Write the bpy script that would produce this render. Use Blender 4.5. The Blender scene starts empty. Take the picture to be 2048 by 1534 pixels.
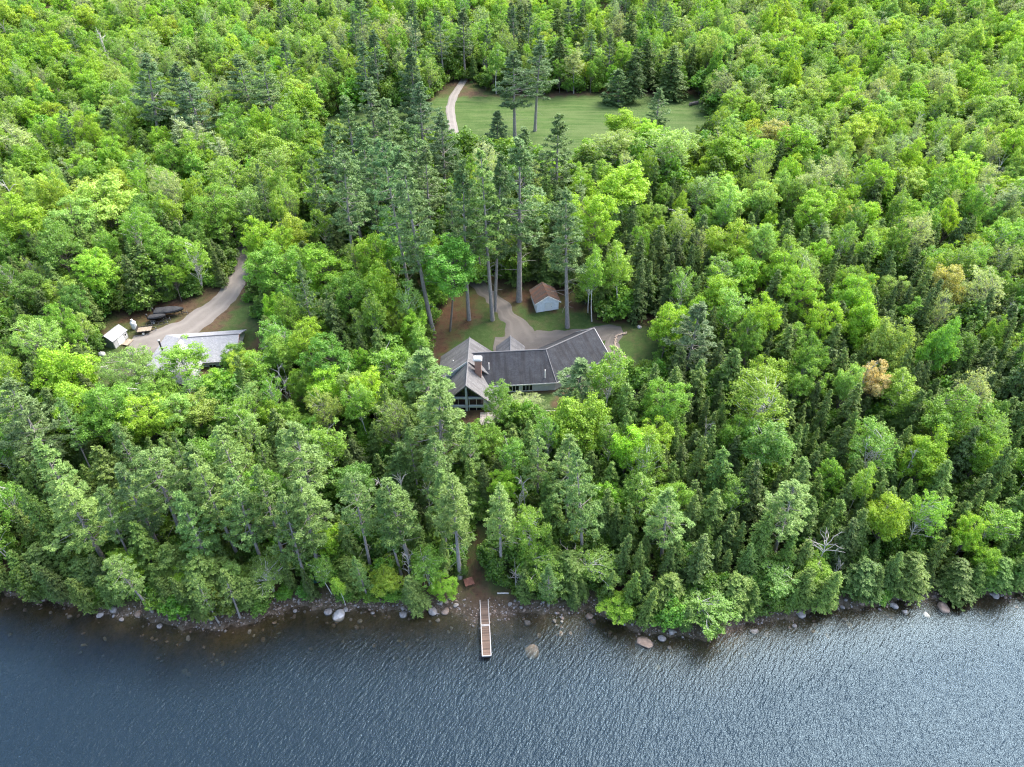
import bpy, math, numpy as np
from mathutils import Vector, Matrix
rad = math.radians
SC = bpy.context.scene
COL = SC.collection
rng = np.random.default_rng(7)

# ------------------------------------------------------------------ camera, sky, sun, exposure
CAM_H, PITCH, FPX = 97.0, rad(39), 1420.0
cam = bpy.data.cameras.new('camera'); camo = bpy.data.objects.new('camera', cam); COL.objects.link(camo)
camo.location = (0, 0, CAM_H); camo.rotation_euler = (rad(90) - PITCH, 0, 0)
cam.sensor_width = 36; cam.lens = 36 * FPX / 2048; cam.clip_end = 6000; cam.clip_start = 1
SC.camera = camo

SUN_EL, SUN_AZ = 52, 50            # azimuth from +Y towards +X
world = bpy.data.worlds.new('World'); SC.world = world; world.use_nodes = True
wn = world.node_tree.nodes; wl = world.node_tree.links
bg = wn['Background']
sky = wn.new('ShaderNodeTexSky'); sky.sky_type = 'NISHITA'; sky.sun_disc = False
sky.sun_elevation = rad(SUN_EL); sky.sun_rotation = rad(SUN_AZ)
sky.air_density = 1.0; sky.dust_density = 4.5; sky.ozone_density = 1.0
wl.new(sky.outputs[0], bg.inputs[0]); bg.inputs[1].default_value = 0.15
sun = bpy.data.lights.new('sun', 'SUN'); suno = bpy.data.objects.new('sun', sun); COL.objects.link(suno)
sun.energy = 1.0; sun.angle = rad(25); sun.color = (1.0, 0.97, 0.93)
d = Vector((-math.sin(rad(SUN_AZ)) * math.cos(rad(SUN_EL)), -math.cos(rad(SUN_AZ)) * math.cos(rad(SUN_EL)), -math.sin(rad(SUN_EL))))
suno.rotation_euler = d.to_track_quat('-Z', 'Y').to_euler(); suno.location = (200, 100, 300)
SC.view_settings.view_transform = 'Standard'; SC.view_settings.look = 'None'
SC.view_settings.exposure = 2.0; SC.view_settings.gamma = 1.0; SC.view_settings.use_curve_mapping = False
HAZE = 0.0
SC.render.engine = 'CYCLES'
SC.cycles.max_bounces = 5; SC.cycles.diffuse_bounces = 3; SC.cycles.transmission_bounces = 3; SC.cycles.glossy_bounces = 2; SC.cycles.transparent_max_bounces = 12
SC.cycles.use_denoising = True; SC.cycles.denoising_prefilter = 'NONE'; SC.cycles.pixel_filter_type = 'BLACKMAN_HARRIS'; SC.cycles.filter_width = 1.2

# ------------------------------------------------------------------ photograph -> place (used only to find where things stand)
def ray(px, py):
    x = (px - 1024) / FPX; y = -(py - 767) / FPX
    return np.array([x, math.cos(PITCH) + y * math.sin(PITCH), -math.sin(PITCH) + y * math.cos(PITCH)])
def at_z(px, py, z):
    r = ray(px, py); t = (z - CAM_H) / r[2]
    return np.array([r[0] * t, r[1] * t, z])
def proj(P):
    P = np.asarray(P, float); dz = P[..., 2] - CAM_H
    dep = P[..., 1] * math.cos(PITCH) - dz * math.sin(PITCH)
    up = P[..., 1] * math.sin(PITCH) + dz * math.cos(PITCH)
    return np.stack([1024 + FPX * P[..., 0] / dep, 767 - FPX * up / dep, dep], -1)

SHORE_PX = [(-500, 1170), (-200, 1180), (0, 1188), (100, 1203), (200, 1226), (300, 1240), (380, 1256), (440, 1262), (500, 1244), (590, 1216), (680, 1216), (760, 1222), (880, 1222), (960, 1236),
            (1080, 1226), (1180, 1222), (1230, 1246), (1300, 1266), (1400, 1280), (1500, 1250), (1580, 1236), (1620, 1226), (1700, 1216), (1800, 1206), (1900, 1196), (2048, 1186), (2300, 1180), (2600, 1170)]
_s = np.array([at_z(px, py, 0)[:2] for px, py in SHORE_PX])
def shore_y(x):
    x = np.asarray(x, float)
    return np.interp(x, _s[:, 0], _s[:, 1]) + 0.5 * np.sin(x * 0.9) * np.sin(x * 0.37 + 1) + 0.25 * np.sin(x * 2.3)
_D = [-400, -60, -30, -12, -6, -2, 0, 1.5, 4, 10, 25, 40, 60, 100, 160, 250, 400, 650, 1200, 4000]
_Z = [-12, -9, -6.5, -3.2, -1.7, -0.5, 0, 0.55, 1.1, 2.5, 5.0, 7.2, 8.7, 10.8, 14, 19, 35, 66, 120, 150]
def ground(x, y):
    x = np.asarray(x, float); y = np.asarray(y, float)
    dd = y - shore_y(x)
    z = np.interp(dd, _D, _Z)
    k = np.clip((np.abs(dd) - 1) / 14, 0, 1)
    z = z + k * (0.30 * np.sin(x * 0.11 + 1.3) * np.sin(y * 0.09) + 0.12 * np.sin(x * 0.37 + y * 0.21) * np.cos(y * 0.33))
    far = np.clip((dd - 170) / 120, 0, 1)
    return z + far * (3.0 * np.sin(x * 0.017 + 0.6) * np.cos(y * 0.013) + 1.5 * np.sin(x * 0.05 + y * 0.031))
def gz(x, y): return float(ground(x, y))
def at_ground(px, py, dz=0.0):
    z = 5.0
    for _ in range(30):
        p = at_z(px, py, z + dz); z = 0.5 * z + 0.5 * gz(p[0], p[1])
    return np.array([p[0], p[1], gz(p[0], p[1])])
def in_poly(px, py, poly):
    px = np.asarray(px, float); py = np.asarray(py, float); ins = np.zeros(px.shape, bool)
    n = len(poly)
    for i in range(n):
        x1, y1 = poly[i]; x2, y2 = poly[(i + 1) % n]
        c = ((y1 > py) != (y2 > py)) & (px < (x2 - x1) * (py - y1) / ((y2 - y1) or 1e-9) + x1)
        ins ^= c
    return ins

# ------------------------------------------------------------------ materials
def new_mat(name):
    m = bpy.data.materials.new(name); m.use_nodes = True
    nt = m.node_tree; nt.nodes.clear()
    return m, nt.nodes, nt.links
def N(nodes, t, **kw):
    n = nodes.new(t)
    for k, v in kw.items(): setattr(n, k, v)
    return n
def out(nodes, links, sh):
    o = nodes.new('ShaderNodeOutputMaterial'); links.new(sh, o.inputs['Surface']); return o
def mixc(nodes, links, fac, a, b, mode='MIX'):
    m = nodes.new('ShaderNodeMix'); m.data_type = 'RGBA'; m.blend_type = mode
    for s, v in ((m.inputs[0], fac), (m.inputs[6], a), (m.inputs[7], b)):
        if hasattr(v, 'is_output'): links.new(v, s)
        elif isinstance(v, (int, float)): s.default_value = v
        else: s.default_value = (*v, 1) if len(v) == 3 else v
    return m.outputs[2]
def ramp(nodes, links, fac, stops):
    r = nodes.new('ShaderNodeValToRGB'); e = r.color_ramp.elements
    while len(e) < len(stops): e.new(0.5)
    for i, (p, c) in enumerate(stops):
        e[i].position = p; e[i].color = (c, c, c, 1) if isinstance(c, (int, float)) else (*c, 1)
    links.new(fac, r.inputs[0]); return r.outputs[0]
def noise(nodes, links, scale, detail=3, rough=0.55, vec=None, coord='Object'):
    n = nodes.new('ShaderNodeTexNoise'); n.inputs['Scale'].default_value = scale
    n.inputs['Detail'].default_value = detail; n.inputs['Roughness'].default_value = rough
    if vec is None:
        tc = nodes.new('ShaderNodeTexCoord'); vec = tc.outputs[coord]
    links.new(vec, n.inputs['Vector']); return n.outputs['Fac']
def plain(name, col, rough=0.7, var=0.15, scale=6.0, bump=0.0, metal=0.0, stretch=None, each=0.0):
    m, n, l = new_mat(name)
    b = N(n, 'ShaderNodeBsdfPrincipled'); b.inputs['Roughness'].default_value = rough; b.inputs['Metallic'].default_value = metal
    vec = None
    if stretch:
        tc = n.new('ShaderNodeTexCoord'); mp = n.new('ShaderNodeMapping'); mp.inputs['Scale'].default_value = stretch
        l.new(tc.outputs['Object'], mp.inputs[0]); vec = mp.outputs[0]
    f = noise(n, l, scale, 4, vec=vec)
    dark = tuple(c * (1 - var) for c in col); lite = tuple(min(1, c * (1 + var)) for c in col)
    c = ramp(n, l, f, [(0.3, dark), (0.7, lite)])
    if each:                                      # every piece its own tone
        oi = N(n, 'ShaderNodeObjectInfo'); mr = N(n, 'ShaderNodeMapRange'); mr.inputs[3].default_value = 1 - each; mr.inputs[4].default_value = 1 + each
        l.new(oi.outputs['Random'], mr.inputs[0]); hs = N(n, 'ShaderNodeHueSaturation'); l.new(mr.outputs[0], hs.inputs['Value']); l.new(c, hs.inputs['Color']); c = hs.outputs[0]
    l.new(c, b.inputs['Base Color'])
    if bump:
        bp = N(n, 'ShaderNodeBump'); bp.inputs['Strength'].default_value = 0.6; bp.inputs['Distance'].default_value = bump
        l.new(f, bp.inputs['Height']); l.new(bp.outputs[0], b.inputs['Normal'])
    out(n, l, b.outputs[0]); return m
def foliage(name, trans=0.32, warm=(1.25, 1.15, 0.6), spread=0.30):
    m, n, l = new_mat(name)
    at = N(n, 'ShaderNodeAttribute', attribute_type='INSTANCER', attribute_name='tint')
    ge = N(n, 'ShaderNodeNewGeometry'); oi = N(n, 'ShaderNodeObjectInfo')
    mr = N(n, 'ShaderNodeMapRange'); mr.inputs[3].default_value = 1 - spread; mr.inputs[4].default_value = 1 + spread
    l.new(ge.outputs['Random Per Island'], mr.inputs[0])
    hs = N(n, 'ShaderNodeHueSaturation')
    h1 = N(n, 'ShaderNodeMapRange'); h1.inputs[3].default_value = 0.496; h1.inputs[4].default_value = 0.508
    l.new(oi.outputs['Random'], h1.inputs[0]); l.new(h1.outputs[0], hs.inputs['Hue'])
    l.new(mr.outputs[0], hs.inputs['Value']); l.new(at.outputs['Color'], hs.inputs['Color'])
    di = N(n, 'ShaderNodeBsdfDiffuse'); l.new(hs.outputs[0], di.inputs[0])
    tr = N(n, 'ShaderNodeBsdfTranslucent'); l.new(mixc(n, l, 1.0, hs.outputs[0], warm, 'MULTIPLY'), tr.inputs[0])
    mx = N(n, 'ShaderNodeMixShader'); mx.inputs[0].default_value = trans
    l.new(di.outputs[0], mx.inputs[1]); l.new(tr.outputs[0], mx.inputs[2])
    gl = N(n, 'ShaderNodeBsdfGlossy'); gl.inputs['Roughness'].default_value = 0.5; gl.inputs[0].default_value = (0.9, 0.95, 1, 1)
    m2 = N(n, 'ShaderNodeMixShader'); m2.inputs[0].default_value = 0.025
    l.new(mx.outputs[0], m2.inputs[1]); l.new(gl.outputs[0], m2.inputs[2])
    out(n, l, m2.outputs[0]); return m
def bark(name, col, marks=None, scale=3.0):
    m, n, l = new_mat(name)
    b = N(n, 'ShaderNodeBsdfPrincipled'); b.inputs['Roughness'].default_value = 0.9
    tc = n.new('ShaderNodeTexCoord'); mp = n.new('ShaderNodeMapping')
    mp.inputs['Scale'].default_value = (4, 4, 0.7) if marks is None else (1.5, 1.5, 5)
    l.new(tc.outputs['Object'], mp.inputs[0])
    f = noise(n, l, scale, 4, vec=mp.outputs[0])
    if marks is None:
        c = ramp(n, l, f, [(0.3, tuple(v * 0.6 for v in col)), (0.7, tuple(v * 1.3 for v in col))])
    else:
        c = ramp(n, l, f, [(0.36, marks), (0.43, col), (0.8, tuple(min(1, v * 1.15) for v in col))])
    l.new(c, b.inputs['Base Color']); out(n, l, b.outputs[0]); return m

M = {}
M['leaf'] = foliage('leaf_foliage', 0.46, (1.25, 1.2, 0.6))
M['needle'] = foliage('needle_foliage', 0.32, (1.1, 1.1, 0.7), 0.28)
M['bark_pine'] = bark('bark_pine', (0.27, 0.25, 0.235))
M['bark_maple'] = bark('bark_maple', (0.17, 0.15, 0.13))
M['bark_hemlock'] = bark('bark_hemlock', (0.11, 0.09, 0.075))
M['bark_birch'] = bark('bark_birch', (0.64, 0.62, 0.58), (0.07, 0.065, 0.06))
M['bark_aspen'] = bark('bark_aspen', (0.30, 0.29, 0.26))
M['dead_wood'] = bark('dead_wood', (0.45, 0.43, 0.40))
M['rock'] = plain('rock_grey', (0.27, 0.25, 0.24), 0.9, 0.35, 1.8, 0.05)
M['rock_pale'] = plain('rock_pale', (0.46, 0.44, 0.42), 0.9, 0.3, 1.8, 0.05)
M['rock_brown'] = plain('rock_brown', (0.25, 0.19, 0.15), 0.9, 0.35, 2.0, 0.05)
M['deck'] = plain('dock_board', (0.15, 0.105, 0.08), 0.85, 0.35, 2.5, 0.0, 0, (1, 12, 1), 0.35)
M['dockwhite'] = plain('dock_rail_white', (0.48, 0.46, 0.44), 0.6, 0.12, 3)
M['white'] = plain('white_paint', (0.74, 0.77, 0.79), 0.6, 0.08, 2)
M['trim'] = plain('trim_white', (0.78, 0.78, 0.76), 0.55, 0.06, 2)
M['blue_metal'] = plain('pale_blue_siding', (0.48, 0.55, 0.60), 0.6, 0.08, 2)
M['siding'] = plain('grey_siding', (0.42, 0.43, 0.43), 0.75, 0.08, 1.5)
M['black'] = plain('black_plastic', (0.018, 0.018, 0.02), 0.6, 0.3, 3)
M['cover'] = plain('boat_cover_canvas', (0.035, 0.037, 0.04), 0.85, 0.35, 2.5, 0.02)
M['steel'] = plain('trailer_steel', (0.03, 0.03, 0.032), 0.5, 0.3, 4)
M['galv'] = plain('galvanised_metal', (0.5, 0.5, 0.5), 0.45, 0.15, 4, 0, 0.4)
M['plywood'] = plain('weathered_plywood', (0.30, 0.25, 0.19), 0.85, 0.3, 2.5)
M['green'] = plain('shed_green', (0.10, 0.135, 0.115), 0.8, 0.15, 2)
M['red'] = plain('rusty_red_wood', (0.17, 0.075, 0.055), 0.85, 0.3, 2)
M['teal'] = plain('hammock_teal', (0.10, 0.28, 0.26), 0.8, 0.15, 3)
M['tank'] = plain('tank_enamel', (0.62, 0.66, 0.68), 0.4, 0.08, 2)
M['stone'] = plain('kerb_stone', (0.33, 0.27, 0.22), 0.9, 0.3, 2)
def glass_mat():
    m, n, l = new_mat('window_glass')
    b = N(n, 'ShaderNodeBsdfPrincipled'); b.inputs['Base Color'].default_value = (0.012, 0.016, 0.02, 1)
    b.inputs['Roughness'].default_value = 0.05; b.inputs['IOR'].default_value = 1.52
    f = noise(n, l, 0.7, 2); bp = N(n, 'ShaderNodeBump'); bp.inputs['Strength'].default_value = 0.1
    bp.inputs['Distance'].default_value = 0.02; l.new(f, bp.inputs['Height']); l.new(bp.outputs[0], b.inputs['Normal'])
    out(n, l, b.outputs[0]); return m
M['glass'] = glass_mat()
def shingle(name, col, streak, moss=(0.2, 0.19, 0.18)):
    m, n, l = new_mat(name)
    b = N(n, 'ShaderNodeBsdfPrincipled'); b.inputs['Roughness'].default_value = 0.9
    uv = N(n, 'ShaderNodeUVMap')
    br = N(n, 'ShaderNodeTexBrick'); br.inputs['Scale'].default_value = 1.0
    br.inputs['Brick Width'].default_value = 0.33; br.inputs['Row Height'].default_value = 0.145; br.inputs['Mortar Size'].default_value = 0.012
    br.inputs['Color1'].default_value = (*[c * 0.80 for c in col], 1); br.inputs['Color2'].default_value = (*[c * 1.22 for c in col], 1)
    br.inputs['Mortar'].default_value = (*[c * 0.45 for c in col], 1); l.new(uv.outputs[0], br.inputs['Vector'])
    mp = n.new('ShaderNodeMapping'); mp.inputs['Scale'].default_value = (1.0, 0.12, 1); l.new(uv.outputs[0], mp.inputs[0])
    f = noise(n, l, 1.1, 4, 0.6, vec=mp.outputs[0])
    c1 = mixc(n, l, ramp(n, l, f, [(0.44, 0.0), (0.60, 0.85)]), br.outputs['Color'], streak)
    f2 = noise(n, l, 0.5, 3, 0.5, vec=uv.outputs[0])
    c2 = mixc(n, l, ramp(n, l, f2, [(0.5, 0.0), (0.75, 0.45)]), c1, moss)
    l.new(c2, b.inputs['Base Color'])
    bp = N(n, 'ShaderNodeBump'); bp.inputs['Strength'].default_value = 0.5; bp.inputs['Distance'].default_value = 0.02
    l.new(br.outputs['Fac'], bp.inputs['Height']); bp.invert = True; l.new(bp.outputs[0], b.inputs['Normal'])
    out(n, l, b.outputs[0]); return m
M['shingle_dark'] = shingle('shingle_charcoal', (0.038, 0.043, 0.053), (0.018, 0.019, 0.023), (0.075, 0.079, 0.088))
M['shingle_grey'] = shingle('shingle_weathered', (0.175, 0.177, 0.182), (0.10, 0.097, 0.098), (0.22, 0.22, 0.22))
M['shingle_pale'] = shingle('shingle_pale', (0.33, 0.34, 0.355), (0.27, 0.28, 0.295), (0.38, 0.39, 0.41))
M['shingle_rust'] = shingle('shingle_needle_strewn', (0.085, 0.07, 0.06), (0.17, 0.068, 0.035), (0.18, 0.075, 0.04))
def brick():
    m, n, l = new_mat('chimney_brick')
    b = N(n, 'ShaderNodeBsdfPrincipled'); b.inputs['Roughness'].default_value = 0.9
    uv = N(n, 'ShaderNodeUVMap'); br = N(n, 'ShaderNodeTexBrick'); br.inputs['Scale'].default_value = 1
    br.inputs['Brick Width'].default_value = 0.23; br.inputs['Row Height'].default_value = 0.085; br.inputs['Mortar Size'].default_value = 0.012
    br.inputs['Color1'].default_value = (0.30, 0.115, 0.07, 1); br.inputs['Color2'].default_value = (0.45, 0.21, 0.14, 1); br.inputs['Mortar'].default_value = (0.42, 0.39, 0.36, 1)
    l.new(uv.outputs[0], br.inputs['Vector']); l.new(br.outputs['Color'], b.inputs['Base Color'])
    bp = N(n, 'ShaderNodeBump'); bp.inputs['Distance'].default_value = 0.02; bp.invert = True; l.new(br.outputs['Fac'], bp.inputs['Height']); l.new(bp.outputs[0], b.inputs['Normal'])
    out(n, l, b.outputs[0]); return m
M['brick'] = brick()
def board_mat(name, col, width=0.3):
    m, n, l = new_mat(name)
    b = N(n, 'ShaderNodeBsdfPrincipled'); b.inputs['Roughness'].default_value = 0.75
    uv = N(n, 'ShaderNodeUVMap'); w = N(n, 'ShaderNodeTexWave', wave_type='BANDS', bands_direction='Y', wave_profile='SAW')
    w.inputs['Scale'].default_value = 0.314 / width * 1.0; l.new(uv.outputs[0], w.inputs[0])
    f = noise(n, l, 1.5, 3)
    base = ramp(n, l, f, [(0.3, tuple(c * 0.88 for c in col)), (0.7, tuple(c * 1.08 for c in col))])
    l.new(base, b.inputs['Base Color'])
    bp = N(n, 'ShaderNodeBump'); bp.inputs['Strength'].default_value = 0.8; bp.inputs['Distance'].default_value = 0.02
    l.new(w.outputs['Fac'], bp.inputs['Height']); l.new(bp.outputs[0], b.inputs['Normal'])
    out(n, l, b.outputs[0]); return m
M['clap_grey'] = board_mat('clapboard_grey', (0.60, 0.61, 0.62), 0.15)
M['clap_blue'] = board_mat('clapboard_blue_grey', (0.46, 0.52, 0.57), 0.15)
M['clap_white'] = board_mat('clapboard_white', (0.84, 0.86, 0.88), 0.2)
def road_mat(name, col, edge):
    m, n, l = new_mat(name)
    b = N(n, 'ShaderNodeBsdfPrincipled'); b.inputs['Roughness'].default_value = 0.95
    f = noise(n, l, 0.35, 5, 0.65); g = noise(n, l, 14, 2, 0.7)
    c = mixc(n, l, ramp(n, l, f, [(0.35, 0.0), (0.7, 1.0)]), col, edge)
    c = mixc(n, l, 0.35, c, ramp(n, l, g, [(0.3, tuple(v * 0.5 for v in col)), (0.7, tuple(v * 1.6 for v in col))]))
    uv = N(n, 'ShaderNodeUVMap'); sp = N(n, 'ShaderNodeSeparateXYZ'); l.new(uv.outputs[0], sp.inputs[0])
    # wheel tracks worn paler along the lane
    tr = ramp(n, l, sp.outputs[0], [(0.16, 0.0), (0.27, 0.6), (0.38, 0.0), (0.62, 0.0), (0.73, 0.6), (0.84, 0.0)])
    c = mixc(n, l, tr, c, tuple(v * 1.25 for v in col))
    l.new(c, b.inputs['Base Color']); out(n, l, b.outputs[0]); return m
M['drive'] = road_mat('driveway_gravel', (0.135, 0.122, 0.108), (0.10, 0.088, 0.076))
M['road'] = road_mat('gravel_road', (0.19, 0.175, 0.158), (0.135, 0.122, 0.108))
M['lane'] = road_mat('pale_lane', (0.22, 0.205, 0.185), (0.17, 0.155, 0.135))
def ground_mat():
    m, n, l = new_mat('forest_ground')
    b = N(n, 'ShaderNodeBsdfPrincipled'); b.inputs['Roughness'].default_value = 0.95; b.inputs['Specular IOR Level'].default_value = 0.15
    def A(nm): return N(n, 'ShaderNodeAttribute', attribute_name=nm).outputs['Fac']
    big = noise(n, l, 0.09, 4, 0.6); mid = noise(n, l, 0.9, 4, 0.65); fine = noise(n, l, 7, 3, 0.7)
    litter = ramp(n, l, mid, [(0.3, (0.06, 0.042, 0.026)), (0.55, (0.10, 0.068, 0.042)), (0.75, (0.07, 0.075, 0.03))])
    litter = mixc(n, l, ramp(n, l, big, [(0.45, 0.0), (0.6, 0.75)]), litter, (0.05, 0.085, 0.022))
    lawn = ramp(n, l, mid, [(0.25, (0.03, 0.06, 0.016)), (0.5, (0.048, 0.088, 0.024)), (0.8, (0.085, 0.115, 0.04))])
    lawn = mixc(n, l, 0.25, lawn, ramp(n, l, fine, [(0.3, (0.025, 0.05, 0.012)), (0.7, (0.10, 0.14, 0.05))]))
    need = ramp(n, l, mid, [(0.3, (0.05, 0.028, 0.018)), (0.52, (0.095, 0.048, 0.03)), (0.68, (0.055, 0.06, 0.024))])
    field = ramp(n, l, noise(n, l, 0.30, 6, 0.8), [(0.38, (0.042, 0.088, 0.018)), (0.7, (0.072, 0.125, 0.034))])
    tc = n.new('ShaderNodeTexCoord'); mp = n.new('ShaderNodeMapping'); mp.inputs['Scale'].default_value = (0.06, 0.75, 1); mp.inputs['Rotation'].default_value = (0, 0, rad(2))
    l.new(tc.outputs['Object'], mp.inputs[0])
    field = mixc(n, l, ramp(n, l, noise(n, l, 1.0, 3, 0.6, vec=mp.outputs[0]), [(0.38, 0.0), (0.62, 0.75)]), field, (0.098, 0.138, 0.048))
    peb = N(n, 'ShaderNodeTexVoronoi'); peb.inputs['Scale'].default_value = 3.2
    l.new(tc.outputs['Object'], peb.inputs['Vector'])
    shore = ramp(n, l, peb.outputs['Color'], [(0.1, (0.05, 0.036, 0.028)), (0.5, (0.10, 0.078, 0.06)), (0.9, (0.22, 0.19, 0.165))])
    shore = mixc(n, l, 0.5, shore, ramp(n, l, mid, [(0.3, (0.05, 0.036, 0.024)), (0.7, (0.115, 0.088, 0.062))]))
    bed = ramp(n, l, mid, [(0.3, (0.055, 0.045, 0.018)), (0.55, (0.10, 0.075, 0.03)), (0.8, (0.16, 0.12, 0.07))])
    bed = mixc(n, l, 0.3, bed, ramp(n, l, peb.outputs['Color'], [(0.2, (0.04, 0.035, 0.02)), (0.9, (0.19, 0.15, 0.10))]))
    lawn = mixc(n, l, ramp(n, l, noise(n, l, 0.22, 4, 0.7), [(0.5, 0.0), (0.68, 0.7)]), lawn, (0.10, 0.085, 0.045)); c = mixc(n, l, A('lawn'), litter, lawn); nq = N(n, 'ShaderNodeMath', operation='MULTIPLY'); l.new(A('needles'), nq.inputs[0]); l.new(ramp(n, l, noise(n, l, 0.28, 4, 0.65), [(0.38, 0.15), (0.58, 1.0)]), nq.inputs[1])
    c = mixc(n, l, nq.outputs[0], c, need); c = mixc(n, l, A('field'), c, field)
    c = mixc(n, l, A('shore'), c, shore); c = mixc(n, l, A('bed'), c, bed)
    l.new(c, b.inputs['Base Color'])
    bp = N(n, 'ShaderNodeBump'); bp.inputs['Strength'].default_value = 0.7; bp.inputs['Distance'].default_value = 0.12
    l.new(fine, bp.inputs['Height']); l.new(bp.outputs[0], b.inputs['Normal'])
    out(n, l, b.outputs[0]); return m
M['ground'] = ground_mat()
def water_mat():
    m, n, l = new_mat('lake_water')
    tc = n.new('ShaderNodeTexCoord')
    def wave(rot, sc, scale, detail):
        mp = n.new('ShaderNodeMapping'); mp.vector_type = 'TEXTURE'; mp.inputs['Rotation'].default_value = (0, 0, rad(rot)); mp.inputs['Scale'].default_value = tuple(1 / v for v in sc)
        l.new(tc.outputs['Object'], mp.inputs[0]); return noise(n, l, scale, detail, 0.5, vec=mp.outputs[0])
    w1 = wave(48, (0.30, 1.25, 1), 1.75, 2); w2 = wave(68, (0.55, 1.2, 1), 2.7, 2); w3 = wave(20, (0.8, 1.2, 1), 5.2, 1)
    def mul(a, k):
        q = N(n, 'ShaderNodeMath', operation='MULTIPLY'); l.new(a, q.inputs[0]); q.inputs[1].default_value = k; return q.outputs[0]
    def add(a, b):
        q = N(n, 'ShaderNodeMath', operation='ADD'); l.new(a, q.inputs[0]); l.new(b, q.inputs[1]); return q.outputs[0]
    h = add(add(mul(w1, 0.19), mul(w2, 0.125)), mul(w3, 0.05))
    bp = N(n, 'ShaderNodeBump'); bp.inputs['Strength'].default_value = 1.0; bp.inputs['Distance'].default_value = 1.0
    op = N(n, 'ShaderNodeAttribute', attribute_name='open_water').outputs['Fac']
    calm = add(mul(op, 0.62), mul(wave(30, (0.7, 1.0, 1), 0.045, 2), 0.62))     # sheltered by the bank, ruffled by gusts farther out
    q = N(n, 'ShaderNodeMath', operation='MULTIPLY'); l.new(h, q.inputs[0]); l.new(calm, q.inputs[1]); h = q.outputs[0]
    l.new(h, bp.inputs['Height'])
    gl = N(n, 'ShaderNodeBsdfGlossy'); gl.inputs['Roughness'].default_value = 0.36; gl.inputs[0].default_value = (0.57, 0.80, 1, 1)
    l.new(bp.outputs[0], gl.inputs['Normal'])
    tp = N(n, 'ShaderNodeBsdfTransparent'); body = N(n, 'ShaderNodeBsdfDiffuse'); body.inputs[0].default_value = (0.09, 0.19, 0.28, 1)
    tr = N(n, 'ShaderNodeMixShader'); l.new(mul(op, 0.075), tr.inputs[0]); l.new(tp.outputs[0], tr.inputs[1]); l.new(body.outputs[0], tr.inputs[2])
    fr = N(n, 'ShaderNodeFresnel'); fr.inputs[0].default_value = 1.40; l.new(bp.outputs[0], fr.inputs['Normal'])
    mx = N(n, 'ShaderNodeMixShader'); l.new(fr.outputs[0], mx.inputs[0]); l.new(tr.outputs[0], mx.inputs[1]); l.new(gl.outputs[0], mx.inputs[2])
    o = out(n, l, mx.outputs[0])
    va = N(n, 'ShaderNodeVolumeAbsorption'); va.inputs[0].default_value = (0.48, 0.48, 0.24, 1); va.inputs[1].default_value = 1.5
    l.new(va.outputs[0], o.inputs['Volume'])
    return m
M['water'] = water_mat()

# ------------------------------------------------------------------ mesh helpers
def mesh_np(name, V, faces, mats, fmat=None, smooth=False, uv=None):
    V = np.asarray(V, np.float32); me = bpy.data.meshes.new(name)
    me.vertices.add(len(V)); me.vertices.foreach_set('co', V.ravel())
    cnt = np.concatenate([np.full(len(f), f.shape[1], np.int32) for f in faces])
    idx = np.concatenate([f.ravel() for f in faces]).astype(np.int32)
    me.loops.add(len(idx)); me.loops.foreach_set('vertex_index', idx)
    st = np.zeros(len(cnt), np.int32); st[1:] = np.cumsum(cnt)[:-1]
    me.polygons.add(len(cnt)); me.polygons.foreach_set('loop_start', st); me.polygons.foreach_set('loop_total', cnt)
    if fmat is not None: me.polygons.foreach_set('material_index', np.asarray(fmat, np.int32))
    if smooth: me.polygons.foreach_set('use_smooth', np.ones(len(cnt), bool))
    for m in mats: me.materials.append(m)
    if uv is not None:
        u = me.uv_layers.new(name='UVMap'); u.data.foreach_set('uv', np.asarray(uv, np.float32).ravel())
    me.update(); me.validate(); return me
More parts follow.
